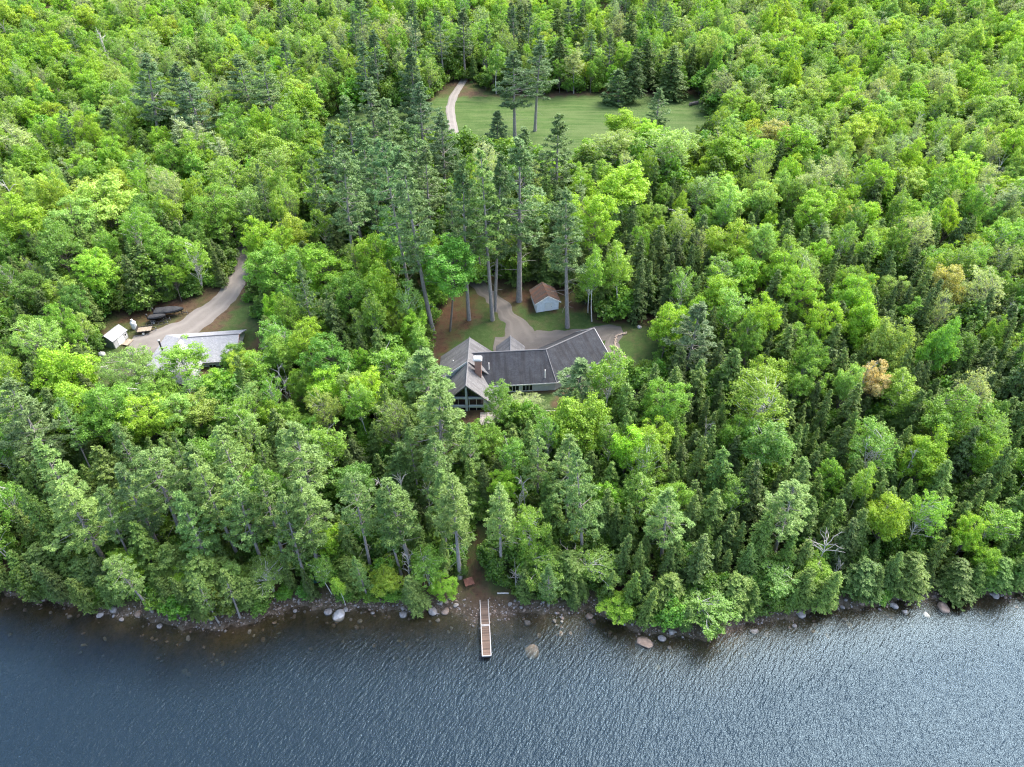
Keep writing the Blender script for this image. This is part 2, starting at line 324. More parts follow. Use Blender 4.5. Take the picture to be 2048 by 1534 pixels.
class MB:
    """collects polygons with planar UVs (u along the first edge, in metres)"""
    def __init__(s): s.v = []; s.f = []; s.uv = []
    def poly(s, pts):
        pts = [Vector(p) for p in pts]; i = len(s.v); s.v += [tuple(p) for p in pts]; s.f.append(tuple(range(i, i + len(pts))))
        e = (pts[1] - pts[0]).normalized(); nn = Vector((0, 0, 0))
        for k in range(1, len(pts) - 1): nn += (pts[k] - pts[0]).cross(pts[k + 1] - pts[0])
        w = nn.normalized().cross(e)
        s.uv += [((p - pts[0]).dot(e), (p - pts[0]).dot(w)) for p in pts]
    def slab(s, pts, th):
        """pts counter-clockwise seen from the visible side; thickness goes behind"""
        pts = [Vector(p) for p in pts]; nn = Vector((0, 0, 0))
        for k in range(1, len(pts) - 1): nn += (pts[k] - pts[0]).cross(pts[k + 1] - pts[0])
        o = nn.normalized() * -th; lo = [p + o for p in pts]; k = len(pts)
        s.poly(pts); s.poly(lo[::-1])
        for i in range(k): j = (i + 1) % k; s.poly([pts[j], pts[i], lo[i], lo[j]])
    def prism(s, xy, z0, z1):
        s.slab([(x, y, z1) for x, y in xy], z1 - z0)
    def box(s, c, size, rz=0.0, tilt=None):
        hx, hy, hz = size[0] / 2, size[1] / 2, size[2] / 2
        Mx = Matrix.Translation(c) @ Matrix.Rotation(rz, 4, 'Z')
        if tilt is not None: Mx = Mx @ tilt
        P = [Mx @ Vector((a * hx, b * hy, q * hz)) for q in (-1, 1) for a, b in ((-1, -1), (1, -1), (1, 1), (-1, 1))]
        for f in ((0, 3, 2, 1), (4, 5, 6, 7), (0, 1, 5, 4), (1, 2, 6, 5), (2, 3, 7, 6), (3, 0, 4, 7)): s.poly([P[i] for i in f])
    def tube(s, path, radii, sides=8, caps=True):
        V, F = tube_np(np.array(path, float), np.array(radii, float), sides)
        for q in F: s.poly([V[i] for i in q])
        if caps:
            s.poly([V[i] for i in range(sides)][::-1]); s.poly([V[i] for i in range(len(V) - sides, len(V))])
    def bar(s, a, b, w, h=None):
        a = Vector(a); b = Vector(b); dd = b - a; L = dd.length
        q = dd.to_track_quat('X', 'Z').to_matrix().to_4x4()
        s.box((a + b) / 2, (L, w, h or w), 0, q)
    def build(s, name, mat, parent=None, smooth=False):
        me = bpy.data.meshes.new(name); me.from_pydata(s.v, [], s.f); u = me.uv_layers.new(name='UVMap')
        u.data.foreach_set('uv', np.array(s.uv, np.float32).ravel()); me.materials.append(mat)
        if smooth: me.polygons.foreach_set('use_smooth', np.ones(len(me.polygons), bool))
        return link(name, me, parent)
def link(name, me, parent=None, loc=None):
    o = bpy.data.objects.new(name, me); COL.objects.link(o)
    if parent is not None: o.parent = parent
    if loc is not None: o.location = loc
    return o
def tag(o, label, cat, group=None, kind=None):
    if label: o['label'] = label
    if cat: o['category'] = cat
    if group: o['group'] = group
    if kind: o['kind'] = kind
    return o
def empty(name, loc, rz=0.0, label=None, cat=None, group=None):
    o = bpy.data.objects.new(name, None); COL.objects.link(o); o.location = loc; o.rotation_euler = (0, 0, rz); o.empty_display_size = 0.3
    return tag(o, label, cat, group)
def tube_np(path, radii, sides):
    n = len(path); t = np.gradient(path, axis=0); t /= np.linalg.norm(t, axis=1)[:, None] + 1e-9
    ref = np.where(np.abs(t[:, 2:3]) > 0.9, np.array([[1.0, 0, 0]]), np.array([[0, 0, 1.0]]))
    a = np.cross(t, ref); a /= np.linalg.norm(a, axis=1)[:, None] + 1e-9; b = np.cross(t, a)
    th = np.arange(sides) / sides * 2 * np.pi
    V = path[:, None, :] + radii[:, None, None] * (np.cos(th)[None, :, None] * a[:, None, :] - np.sin(th)[None, :, None] * b[:, None, :])
    i = np.arange(n - 1)[:, None] * sides; k = np.arange(sides)[None, :]; k2 = (k + 1) % sides
    F = np.stack([i + k, i + k2, i + sides + k2, i + sides + k], -1).reshape(-1, 4)
    return V.reshape(-1, 3), F
class Wood:
    def __init__(s): s.V = []; s.F = []; s.n = 0
    def tube(s, path, radii, sides=5):
        V, F = tube_np(np.asarray(path, float), np.asarray(radii, float), sides); s.V.append(V); s.F.append(F + s.n); s.n += len(V)
    def get(s): return np.concatenate(s.V), np.concatenate(s.F)
def unit(v): return v / (np.linalg.norm(v, axis=-1, keepdims=True) + 1e-9)
def leaf_quads(C, nrm, along, ln, wd):
    """diamond leaf sprays: centre, normal, long axis, half length, half width"""
    nrm = unit(nrm); a = unit(along - (along * nrm).sum(-1, keepdims=True) * nrm); b = np.cross(nrm, a)
    ln = np.asarray(ln)[:, None]; wd = np.asarray(wd)[:, None]
    V = np.stack([C - a * ln, C - b * wd, C + a * ln, C + b * wd], 1).reshape(-1, 3)
    return V, np.arange(len(C) * 4).reshape(-1, 4)

# ------------------------------------------------------------------ the setting: ground, lake, lanes
def pixpoly(pts, dz=0.0): return [tuple(at_ground(px, py)[:2]) for px, py in pts]
LAWN = [pixpoly([(880, 700), (900, 690), (935, 640), (990, 655), (1005, 700), (985, 720), (960, 720), (900, 745)]),
        pixpoly([(985, 650), (960, 640), (955, 610), (985, 600), (1030, 640), (1022, 690), (990, 712)]),
        pixpoly([(1020, 600), (1060, 622), (1140, 612), (1190, 640), (1330, 648), (1345, 690), (1300, 760), (1240, 730), (1215, 700), (1130, 690), (1050, 650)]),
        pixpoly([(1000, 780), (1110, 790), (1110, 850), (980, 860)]),
        pixpoly([(440, 660), (470, 620), (500, 590), (520, 640), (500, 700), (470, 700)]),
        pixpoly([(180, 690), (300, 700), (290, 800), (170, 800)])]
NEED = [pixpoly([(855, 700), (865, 620), (900, 590), (960, 590), (985, 620), (940, 650), (905, 690), (880, 715)]),
        pixpoly([(1000, 575), (1060, 570), (1140, 580), (1190, 620), (1060, 622), (1010, 598)]),
        pixpoly([(1190, 620), (1340, 620), (1345, 660), (1200, 645)]),
        pixpoly([(942, 1060), (968, 1060), (972, 1180), (935, 1180)]),
        pixpoly([(225, 640), (330, 600), (380, 600), (330, 640), (250, 660)])]
FIELD = [pixpoly([(640, 262), (650, 225), (860, 205), (870, 196), (985, 194), (1150, 192), (1395, 190), (1425, 240), (1420, 330), (1200, 360), (870, 330), (640, 290)])]
xs = np.unique(np.concatenate([np.arange(-130, 130.1, 1.0), np.arange(-260, 261, 4.0), np.linspace(-2500, 2500, 51)]))
ys = np.unique(np.concatenate([np.arange(20, 175, 1.0), np.arange(175, 300, 2.0), np.arange(300, 460, 6.0), np.linspace(460, 3200, 30), np.linspace(-900, 20, 24)]))
GX, GY = np.meshgrid(xs, ys); GZ = ground(GX, GY)
nx, ny = len(xs), len(ys)
ii = (np.arange(ny - 1)[:, None] * nx + np.arange(nx - 1)[None, :]).ravel()
F = np.stack([ii, ii + 1, ii + 1 + nx, ii + nx], -1)
gme = mesh_np('ground', np.stack([GX, GY, GZ], -1).reshape(-1, 3), [F], [M['ground']], smooth=True)
dd = (GY - shore_y(GX)).ravel()
jx = GX + 0.9 * np.sin(GY * 1.7) + 0.5 * np.sin(GX * 2.9 + GY); jy = GY + 0.9 * np.sin(GX * 1.3 + 2) + 0.5 * np.sin(GY * 3.1)
def mask(polys):
    acc = np.zeros(GX.size)
    for ox, oy in ((0, 0), (0.6, 0), (-0.6, 0), (0, 0.6), (0, -0.6)):
        a = np.zeros(GX.shape, bool)
        for p in polys: a |= in_poly(jx + ox, jy + oy, p)
        acc += a.ravel() / 5
    return acc
for nm, val in (('lawn', mask(LAWN)), ('needles', mask(NEED) * 0.85), ('field', mask(FIELD)), ('shore', np.clip(1 - np.abs(dd - 0.6) / 2.4, 0, 1) ** 0.7), ('bed', np.clip((-dd) / 1.6, 0, 1))):
    at = gme.attributes.new(nm, 'FLOAT', 'POINT'); at.data.foreach_set('value', val.astype(np.float32))
tag(link('ground', gme), 'wooded lakeside ground with leaf litter, lawn and stony shore', None, kind='structure')
lx = np.unique(np.concatenate([np.arange(-120, 121, 2.0), np.linspace(-2500, 2500, 41)])); ly = np.unique(np.concatenate([np.arange(0, 100.1, 1.5), np.linspace(-900, 0, 12)]))
LX, LY = np.meshgrid(lx, ly); i0 = (np.arange(len(ly) - 1)[:, None] * len(lx) + np.arange(len(lx) - 1)[None, :]).ravel()
lme = mesh_np('lake', np.stack([LX, LY, 0 * LX], -1).reshape(-1, 3), [np.stack([i0, i0 + 1, i0 + 1 + len(lx), i0 + len(lx)], -1)], [M['water']])
at = lme.attributes.new('open_water', 'FLOAT', 'POINT'); at.data.foreach_set('value', np.clip((shore_y(LX) - LY - 2.5) / 9.0, 0, 1).ravel().astype(np.float32))
tag(link('lake', lme), 'rippled dark blue lake water', None, kind='structure')

def strip(name, pts, mat, label, dz=0.05, ragged=0.45, crown=0.05):
    """a lane draped on the ground; pts = (px, py, half width m)"""
    P = np.array([[*at_ground(a, b)[:2], wd] for a, b, wd in pts])
    s = np.concatenate([[0], np.cumsum(np.linalg.norm(np.diff(P[:, :2], axis=0), axis=1))])
    n = max(8, int(s[-1] / 0.8)); q = np.linspace(0, s[-1], n)
    def sm(v):
        r = np.interp(q, s, v); k = max(1, n // (len(P) * 3)) * 2 + 1
        return np.convolve(np.pad(r, k // 2, mode='edge'), np.ones(k) / k, 'valid')
    X, Y, W = sm(P[:, 0]), sm(P[:, 1]), sm(P[:, 2])
    t = np.stack([np.gradient(X), np.gradient(Y)], -1); t = unit(t); nrm = np.stack([-t[:, 1], t[:, 0]], -1)
    m = 9; V = []; U = []
    r = np.random.default_rng(len(name) + n)
    e1 = np.convolve(r.normal(0, ragged, n + 2), [0.3, 0.4, 0.3], 'valid'); e2 = np.convolve(r.normal(0, ragged, n + 2), [0.3, 0.4, 0.3], 'valid')
    for k in range(m):
        f = k / (m - 1); off = -W + 2 * W * f + (e1 * (1 - f) + e2 * f)
        x = X + nrm[:, 0] * off; y = Y + nrm[:, 1] * off
        z = ground(x, y) + (dz + crown * (1 - (2 * f - 1) ** 2) if 0 < k < m - 1 else -0.03)
        V.append(np.stack([x, y, z], -1)); U.append(np.stack([np.full(n, f), q], -1))
    V = np.stack(V, 1).reshape(-1, 3); U = np.stack(U, 1).reshape(-1, 2)
    i = (np.arange(n - 1)[:, None] * m + np.arange(m - 1)[None, :]).ravel()
    Fq = np.stack([i, i + m, i + m + 1, i + 1], -1)
    # make faces point up
    a = V[Fq[0, 1]] - V[Fq[0, 0]]; b = V[Fq[0, 3]] - V[Fq[0, 0]]
    if a[0] * b[1] - a[1] * b[0] < 0: Fq = Fq[:, ::-1]
    me = mesh_np(name, V, [Fq], [mat], smooth=True, uv=U[Fq.ravel()])
    return tag(link(name, me), label, None, kind='structure')
strip('driveway', [(930, 545, 1.8), (955, 567, 1.9), (985, 595, 2.0), (1010, 622, 2.1), (1028, 645, 2.5), (1040, 665, 3.6), (1050, 690, 4.5)], M['drive'], 'grey gravel driveway curving down to the house', 0.07)
strip('driveway_apron', [(985, 688, 2.2), (1020, 692, 4.0), (1070, 690, 5.0), (1130, 683, 4.4), (1180, 672, 3.4), (1215, 664, 2.6), (1247, 660, 1.6)], M['drive'], 'gravel turning area behind the house', 0.05)
strip('side_path', [(1236, 663, 1.3), (1222, 680, 1.6), (1228, 705, 1.7), (1250, 735, 1.6), (1268, 770, 1.4), (1270, 800, 1.2)], M['drive'], 'brown gravel side path along the garage', 0.06)
strip('gravel_road', [(255, 690, 3.2), (310, 685, 4.6), (350, 668, 4.6), (390, 645, 3.6), (435, 612, 3.2), (465, 580, 2.6), (478, 545, 2.3), (485, 510, 2.2), (488, 470, 2.1), (490, 425, 2.1), (500, 395, 2.0)], M['road'], 'grey gravel road reaching the pale roofed building', 0.06)
strip('field_lane', [(905, 305, 1.7), (911, 280, 1.7), (904, 245, 1.7), (900, 215, 1.6), (908, 190, 1.5), (922, 170, 1.4), (930, 155, 1.4)], M['lane'], 'pale lane crossing the mown field', 0.06, 0.12)

# ------------------------------------------------------------------ main house
def up3(p, z): return (float(p[0]), float(p[1]), z)
def window(root, c, w, h, nrm, panes=2, rows=1, deep=0.06, name='window'):
    """a window in a wall with outward normal nrm: frame, panes, bars"""
    nrm = Vector(nrm).normalized(); sx = Vector((0, 0, 1)).cross(nrm).normalized(); c = Vector(c); upv = Vector((0, 0, 1))
    fr = MB(); t = 0.09
    def b(mb, cx, cz, ww, hh, d0, dth):
        a = [c + sx * (cx + i * ww / 2) + upv * (cz + j * hh / 2) + nrm * (d0 + dth) for i, j in ((-1, -1), (1, -1), (1, 1), (-1, 1))]
        mb.slab(a, dth)
    for s in (-1, 1):
        b(fr, s * (w / 2 - t / 2), 0, t, h, -0.02, deep + 0.02); b(fr, 0, s * (h / 2 - t / 2), w - 2 * t, t, -0.02, deep + 0.018)
    f = fr.build(name, M['trim'], root)
    pw = (w - 2 * t) / panes
    for k in range(panes):
        g = MB(); b(g, -w / 2 + t + pw * (k + 0.5), 0, pw, h - 2 * t, -0.01, 0.03); g.build('pane', M['glass'], f)
        if k:
            q = MB(); b(q, -w / 2 + t + pw * k, 0, 0.07, h - 2 * t, 0.02, 0.03); q.build('mullion', M['trim'], f)
        for r_ in range(1, rows):
            q = MB(); b(q, -w / 2 + t + pw * (k + 0.5), -h / 2 + t + (h - 2 * t) * r_ / rows, pw - 0.07, 0.03, 0.02, 0.02); q.build('glazing_bar', M['trim'], f)
        q = MB(); b(q, -w / 2 + t + pw * (k + 0.5), 0, 0.03, h - 2 * t, 0.02, 0.022)
        if rows > 1: q.build('glazing_bar', M['trim'], f)
    return f
def ridge_cap(parent, pts, mat, w=0.2):
    m = MB(); m.tube(pts, [w] * len(pts), 6); return m.build('ridge_cap', mat, parent)

HX, HY = -2.0, 110.0
house = empty('lake_house', (HX, HY, 0), 0, 'long lake house with charcoal shingle roof, brick chimney and glazed gable front', 'house')
def H(p): return (p[0] - HX, p[1] - HY, p[2])
def Hs(ps): return [H(p) for p in ps]
A_ = np.array([-9.0, 111.9]); B_ = np.array([6.7, 113.2]); C_ = np.array([16.9, 120.6])
u1 = (B_ - A_) / np.linalg.norm(B_ - A_); u2 = (C_ - B_) / np.linalg.norm(C_ - B_)
n1 = np.array([u1[1], -u1[0]]); n2 = np.array([u2[1], -u2[0]])
ZR, ZE, HALF = 14.0, 9.9, 5.5
mit = (n1 + n2) / np.linalg.norm(n1 + n2); km = HALF / float(n1 @ mit)
Bf = B_ + mit * km; Bb = B_ - mit * km
Af, Ab = A_ + n1 * HALF, A_ - n1 * HALF; Cf, Cb = C_ + n2 * HALF, C_ - n2 * HALF
capm = plain('ridge_cap_grey', (0.17, 0.17, 0.175), 0.8, 0.15, 2)
r = MB(); r.slab(Hs([up3(Af, ZE), up3(Bf, ZE), up3(B_, ZR), up3(A_, ZR)]), 0.22); rf = r.build('roof', M['shingle_dark'], house); rf['label'] = 'charcoal front roof slope with dark streaks'
ridge_cap(rf, Hs([up3(A_, ZR + 0.02), up3(B_, ZR + 0.02), up3(C_ + u2 * 0.1, ZR + 0.02)]), capm, 0.12)
ridge_cap(rf, Hs([up3(B_, ZR + 0.0), up3(B_ * 0.5 + Bf * 0.5, (ZR + ZE) / 2 + 0.03), up3(Bf, ZE + 0.03)]), capm, 0.09)
r = MB(); r.slab(Hs([up3(Bf, ZE), up3(Cf, ZE), up3(C_, ZR), up3(B_, ZR)]), 0.22); r.build('roof', M['shingle_dark'], house)
r = MB(); r.slab(Hs([up3(Bb, ZE), up3(Ab, ZE), up3(A_, ZR), up3(B_, ZR)]), 0.22); r.build('roof', M['shingle_dark'], house)
r = MB(); r.slab(Hs([up3(Cb, ZE), up3(Bb, ZE), up3(B_, ZR), up3(C_, ZR)]), 0.22); r.build('roof', M['shingle_dark'], house)
def inset(p, q, k): return p + (q - p) * k
wi = 0.88
Afw, Bfw, Cfw = inset(A_, Af, wi), inset(B_, Bf, wi), inset(C_, Cf, wi) - u2 * 0.5
Abw, Bbw, Cbw = inset(A_, Ab, wi), inset(B_, Bb, wi), inset(C_, Cb, wi) - u2 * 0.5
zw = ZE + 0.35
wl_ = MB()
def wall(mb, p, q, z0, z1, th=0.2): mb.slab(Hs([up3(p, z0), up3(q, z0), up3(q, z1), up3(p, z1)]), th)
wall(wl_, Afw, Bfw, 5.0, zw); wall(wl_, Bfw, Cfw, 5.2, zw); wall(wl_, Cbw, Bbw, 6.0, zw); wall(wl_, Bbw, Abw, 6.0, zw)
Cm = C_ - u2 * 0.5
wl_.slab(Hs([up3(Cfw, 5.2), up3(Cbw, 5.2), up3(Cbw, zw), up3(Cm, ZR - 0.25), up3(Cfw, zw)]), 0.2)
wl_.build('wall', M['clap_grey'], house)
ft = MB(); q1 = Afw + n1 * 0.05; q2 = Bfw + n1 * 0.05; wall(ft, q1, q2, 4.8, 7.2, 0.1); ft.build('foundation', M['red'], house)
fa = MB(); fa.bar(H(up3(Af, ZE - 0.12)), H(up3(Bf, ZE - 0.12)), 0.06, 0.22); fa.build('fascia', M['trim'], house)
fa = MB(); fa.bar(H(up3(Bf, ZE - 0.12)), H(up3(Cf, ZE - 0.12)), 0.06, 0.22); fa.build('fascia', M['trim'], house)
fa = MB(); fa.bar(H(up3(Cf + u2 * 0.03, ZE - 0.1)), H(up3(C_ + u2 * 0.03, ZR - 0.1)), 0.08, 0.26); fa.build('bargeboard', M['trim'], house)
fa = MB(); fa.bar(H(up3(Cb + u2 * 0.03, ZE - 0.1)), H(up3(C_ + u2 * 0.03, ZR - 0.1)), 0.08, 0.26); fa.build('bargeboard', M['trim'], house)
for px in (1028, 1055):
    x = at_z(px, 775, 8.5)[0]; s = (x - Afw[0]) / u1[0]; p = Afw + u1 * s
    window(house, H(up3(p, 8.45)), 2.1, 1.5, (*n1, 0), 3, 1)
p = inset(Bfw, Cfw, 0.55); window(house, H(up3(p, 8.8)), 1.6, 1.2, (*n2, 0), 2, 1)
# glazed gable block
gx = -8.5; zr2, zr3 = 14.5, 14.35
yb, ym, yf = 116.6, 108.6, 101.4
hw_r, ze_r = 6.1, 9.7; hw_f, ze_f = 5.0, 8.7
r = MB(); r.slab(Hs([(gx - hw_r, yb, ze_r), (gx - hw_r, ym, ze_r), (gx, ym, zr2), (gx, yb, zr2)]), 0.2); g1 = r.build('roof', M['shingle_grey'], house); g1['label'] = 'weathered grey rear slope beside the chimney'
r = MB(); r.slab(Hs([(gx + hw_r, ym, ze_r), (gx + hw_r, yb, ze_r), (gx, yb, zr2), (gx, ym, zr2)]), 0.2); r.build('roof', M['shingle_grey'], house)
r = MB(); r.slab(Hs([(gx - hw_f, ym + 0.1, ze_f), (gx - hw_f, yf + 1.2, ze_f), (gx, yf, zr3), (gx, ym + 0.1, zr3)]), 0.2); r.build('roof', M['shingle_grey'], house)
r = MB(); r.slab(Hs([(gx + hw_f + 0.6, yf + 1.2, ze_f - 0.6), (gx + hw_f + 0.6, ym + 1.6, ze_f - 0.6), (gx, ym + 1.6, zr3), (gx, yf, zr3)]), 0.2); r.build('roof', M['shingle_grey'], house)
ridge_cap(g1, Hs([(gx, yb + 0.05, zr2 + 0.02), (gx, ym, zr2 + 0.02), (gx, yf - 0.05, zr3 + 0.02)]), capm, 0.11)
b_ = MB(); b_.slab(Hs([(gx - hw_r + 0.1, ym + 0.15, 5.2), (gx - 0.1, ym + 0.15, 5.2), (gx - 0.1, ym + 0.15, zr2 - 0.2), (gx - hw_r + 0.1, ym + 0.15, ze_r - 0.1)]), 0.2); b_.build('side_gable_wall', M['clap_blue'], house)
b_ = MB(); b_.slab(Hs([(gx - hw_r + 0.7, yb - 0.5, 5.2), (gx - hw_r + 0.7, ym + 0.4, 5.2), (gx - hw_r + 0.7, ym + 0.4, ze_r + 0.3), (gx - hw_r + 0.7, yb - 0.5, ze_r + 0.3)]), 0.2); b_.build('wall', M['clap_grey'], house)
b_ = MB(); b_.slab(Hs([(gx + hw_r - 0.7, yb - 0.5, 5.6), (gx - hw_r + 0.7, yb - 0.5, 5.6), (gx - hw_r + 0.7, yb - 0.5, ze_r + 0.3), (gx, yb - 0.5, zr2 - 0.25), (gx + hw_r - 0.7, yb - 0.5, ze_r + 0.3)]), 0.2); b_.build('wall', M['clap_grey'], house)
fa = MB(); fa.bar(H((gx - hw_r, ym - 0.04, ze_r - 0.1)), H((gx, ym - 0.04, zr2 - 0.1)), 0.08, 0.3); fa.build('bargeboard', M['trim'], house)
# window wall of the gable: posts, rails, panes
yw = yf + 1.3
fw = hw_f - 0.5
slope = (zr3 - ze_f) / hw_f
def ztop(x): return zr3 - 0.35 - slope * abs(x)
b_ = MB()
for s in (-1, 1):
    x0, x1 = sorted((s * 3.3, s * fw)); b_.slab(Hs([(gx + x0, yw, 5.0), (gx + x1, yw, 5.0), (gx + x1, yw, ztop(x1)), (gx + x0, yw, ztop(x0))]), 0.25)
b_.slab(Hs([(gx - 3.3, yw, 5.0), (gx + 3.3, yw, 5.0), (gx + 3.3, yw, 5.9), (gx - 3.3, yw, 5.9)]), 0.25)
b_.build('gable_wall', M['clap_blue'], house)
for x in (-3.3, -0.12, 3.3):
    p_ = MB(); p_.box(H((gx + x, yw - 0.04, (5.9 + ztop(x)) / 2)), (0.42 if abs(x) < 1 else 0.24, 0.3, ztop(x) - 5.9)); p_.build('post', M['blue_metal'], house)
for z in (8.25, 10.35):
    for s in (-1, 1):
        p_ = MB(); p_.box(H((gx + s * 1.7 - 0.06, yw - 0.03, z)), (2.9, 0.26, 0.42)); p_.build('rail', M['blue_metal'], house)
for s in (-1, 1):
    x0, x1 = sorted((s * 0.3, s * 3.15))
    p_ = MB(); p_.bar(H((gx + s * 0.1, yw - 0.06, ztop(0.1) - 0.05)), H((gx + s * fw, yw - 0.06, ztop(fw) - 0.05)), 0.3, 0.42); p_.build('rake_board', M['blue_metal'], house)
    for z0, z1 in ((5.9, 8.05), (8.46, 10.15)):
        fr = window(house, H(((gx + (x0 + x1) / 2), yw + 0.1, (z0 + z1) / 2)), x1 - x0, z1 - z0, (0, -1, 0), 2, 1)
    t = MB(); zA, zB = ztop(x0) - 0.3, ztop(x1) - 0.3
    t.slab(Hs([(gx + x0, yw + 0.08, 10.56), (gx + x1, yw + 0.08, 10.56), (gx + x1, yw + 0.08, max(zB, 10.7)), (gx + x0, yw + 0.08, max(zA, 10.7))]), 0.04)
    t.build('transom_pane', M['glass'], house)
    sd = MB(); X = gx + s * fw
    q_ = [(X, yw, 5.0), (X, ym + 0.3, 5.0), (X, ym + 0.3, ztop(fw)), (X, yw, ztop(fw))]
    sd.slab(Hs(q_ if s > 0 else q_[::-1]), 0.2); sd.build('wall', M['clap_blue'], house)
# chimney
cx, cy = -6.5, 107.7
ch = MB(); ch.box(H((cx, cy, 13.4)), (1.25, 0.95, 4.6)); cho = ch.build('chimney', M['brick'], house)
q_ = MB(); q_.box(H((cx, cy, 15.78)), (1.7, 1.35, 0.16)); q_.build('chimney_crown', M['siding'], cho)
q_ = MB(); q_.box(H((cx, cy, 16.0)), (1.4, 1.1, 0.28)); q_.build('chimney_cap', M['trim'], cho)
q_ = MB(); q_.slab(Hs([(cx - 0.9, cy - 0.75, 12.6), (cx + 0.9, cy - 0.75, 10.55), (cx + 0.95, cy - 0.55, 10.6), (cx - 0.9, cy - 0.5, 12.7)]), 0.03); q_.build('flashing', M['trim'], cho)
for px, py, z, hgt in ((978, 738, 12.0, 1.5), (1090, 752, 11.0, 1.5), (907, 727, 11.4, 0.8)):
    p = at_z(px, py, z); v = MB(); v.tube([H((p[0], p[1], z - 0.8)), H((p[0], p[1], z + hgt))], [0.10, 0.10], 8); v.build('vent_pipe', M['trim'], house)
# rear dormer gable
dx = -0.3; zd = 13.3
r = MB(); r.slab(Hs([(dx - 3.0, 118.9, 10.6), (dx - 3.0, 112.9, 10.6), (dx, 112.9, zd), (dx, 118.9, zd)]), 0.18); dm = r.build('roof', M['shingle_grey'], house)
r = MB(); r.slab(Hs([(dx + 3.0, 112.9, 10.6), (dx + 3.0, 118.9, 10.6), (dx, 118.9, zd), (dx, 112.9, zd)]), 0.18); r.build('roof', M['shingle_grey'], house)
ridge_cap(dm, Hs([(dx, 113, zd + 0.02), (dx, 118.95, zd + 0.02)]), capm, 0.12)
b_ = MB(); b_.slab(Hs([(dx + 2.6, 118.5, 6.5), (dx - 2.6, 118.5, 6.5), (dx - 2.6, 118.5, 10.75), (dx, 118.5, zd - 0.2), (dx + 2.6, 118.5, 10.75)]), 0.2); b_.build('wall', M['clap_grey'], house)
# front terrace: deck with steps and a beam rail
dk = empty('terrace_deck', (3.4, 104.2, 0), 0, 'low wooden deck below the paired casement windows of the long house', 'deck')
for k in range(26):
    m_ = MB(); m_.box((-4.8 + k * 0.38, 0, 6.35), (0.35, 3.4, 0.06)); m_.build('board', M['plywood'], dk)
for x in (-4.8, -1.6, 1.6, 4.8):
    m_ = MB(); m_.box((x, -1.75, 5.8), (0.14, 0.14, 2.9)); m_.build('post', M['dead_wood'], dk)
m_ = MB(); m_.box((0, -1.78, 7.3), (9.8, 0.16, 0.12)); m_.build('hand_rail', M['dead_wood'], dk)
m_ = MB(); m_.box((0, -1.72, 6.2), (9.7, 0.1, 0.24)); m_.build('beam', M['dead_wood'], dk)
pat = empty('stone_patio', (-3.6, 99.5, 0), 0, 'pale stone patio half hidden by leaves in front of the glazed gable', 'patio')
for i in range(4):
    for j in range(4):
        x, y = (i - 1.5) * 1.25, (j - 1.5) * 1.25
        m_ = MB(); m_.box((x, y, gz(-3.6, 99.5) + 0.28 + rng.normal(0, 0.01)), (1.2, 1.2, 0.3)); m_.build('flagstone', M['rock'], pat)

# ------------------------------------------------------------------ white shed beside the driveway
p = at_ground(1090, 622); sh = empty('white_shed', (p[0], p[1] + 2.8, gz(p[0], p[1] + 1)), rad(11), 'small white clapboard shed with needle-strewn brown roof beside the driveway', 'shed')
b_ = MB()
b_.slab([(-2.6, -2.8, -0.4), (2.6, -2.8, -0.4), (2.6, -2.8, 2.2), (0, -2.8, 3.75), (-2.6, -2.8, 2.2)], 0.15)
b_.slab([(2.6, 2.8, -0.4), (-2.6, 2.8, -0.4), (-2.6, 2.8, 2.2), (0, 2.8, 3.75), (2.6, 2.8, 2.2)], 0.15)
b_.slab([(2.6, -2.8, -0.4), (2.6, 2.8, -0.4), (2.6, 2.8, 2.2), (2.6, -2.8, 2.2)], 0.15)
b_.slab([(-2.6, 2.8, -0.4), (-2.6, -2.8, -0.4), (-2.6, -2.8, 2.2), (-2.6, 2.8, 2.2)], 0.15)
b_.build('wall', M['clap_white'], sh)
for s in (-1, 1):
    q = [(s * 3.0, -3.15, 2.12), (s * 3.0, 3.15, 2.12), (0, 3.15, 3.95), (0, -3.15, 3.95)]
    r = MB(); r.slab(q if s > 0 else q[::-1], 0.14); r.build('roof', M['shingle_rust'], sh)
    r = MB(); r.bar((s * 3.0, -3.18, 2.05), (0, -3.18, 3.88), 0.07, 0.22); r.build('bargeboard', M['trim'], sh)
dd_ = MB(); dd_.box((0.2, -2.83, 1.0), (1.7, 0.06, 2.1)); do_ = dd_.build('door', M['trim'], sh)
for x in (-0.68, 1.08): q_ = MB(); q_.box((x, -2.88, 1.0), (0.09, 0.05, 2.1)); q_.build('door_frame', M['white'], do_)
q_ = MB(); q_.box((0.2, -2.88, 2.08), (1.85, 0.05, 0.1)); q_.build('door_frame', M['white'], do_)
q_ = MB(); q_.box((0.85, -2.9, 1.0), (0.06, 0.08, 0.18)); q_.build('handle', M['steel'], do_)

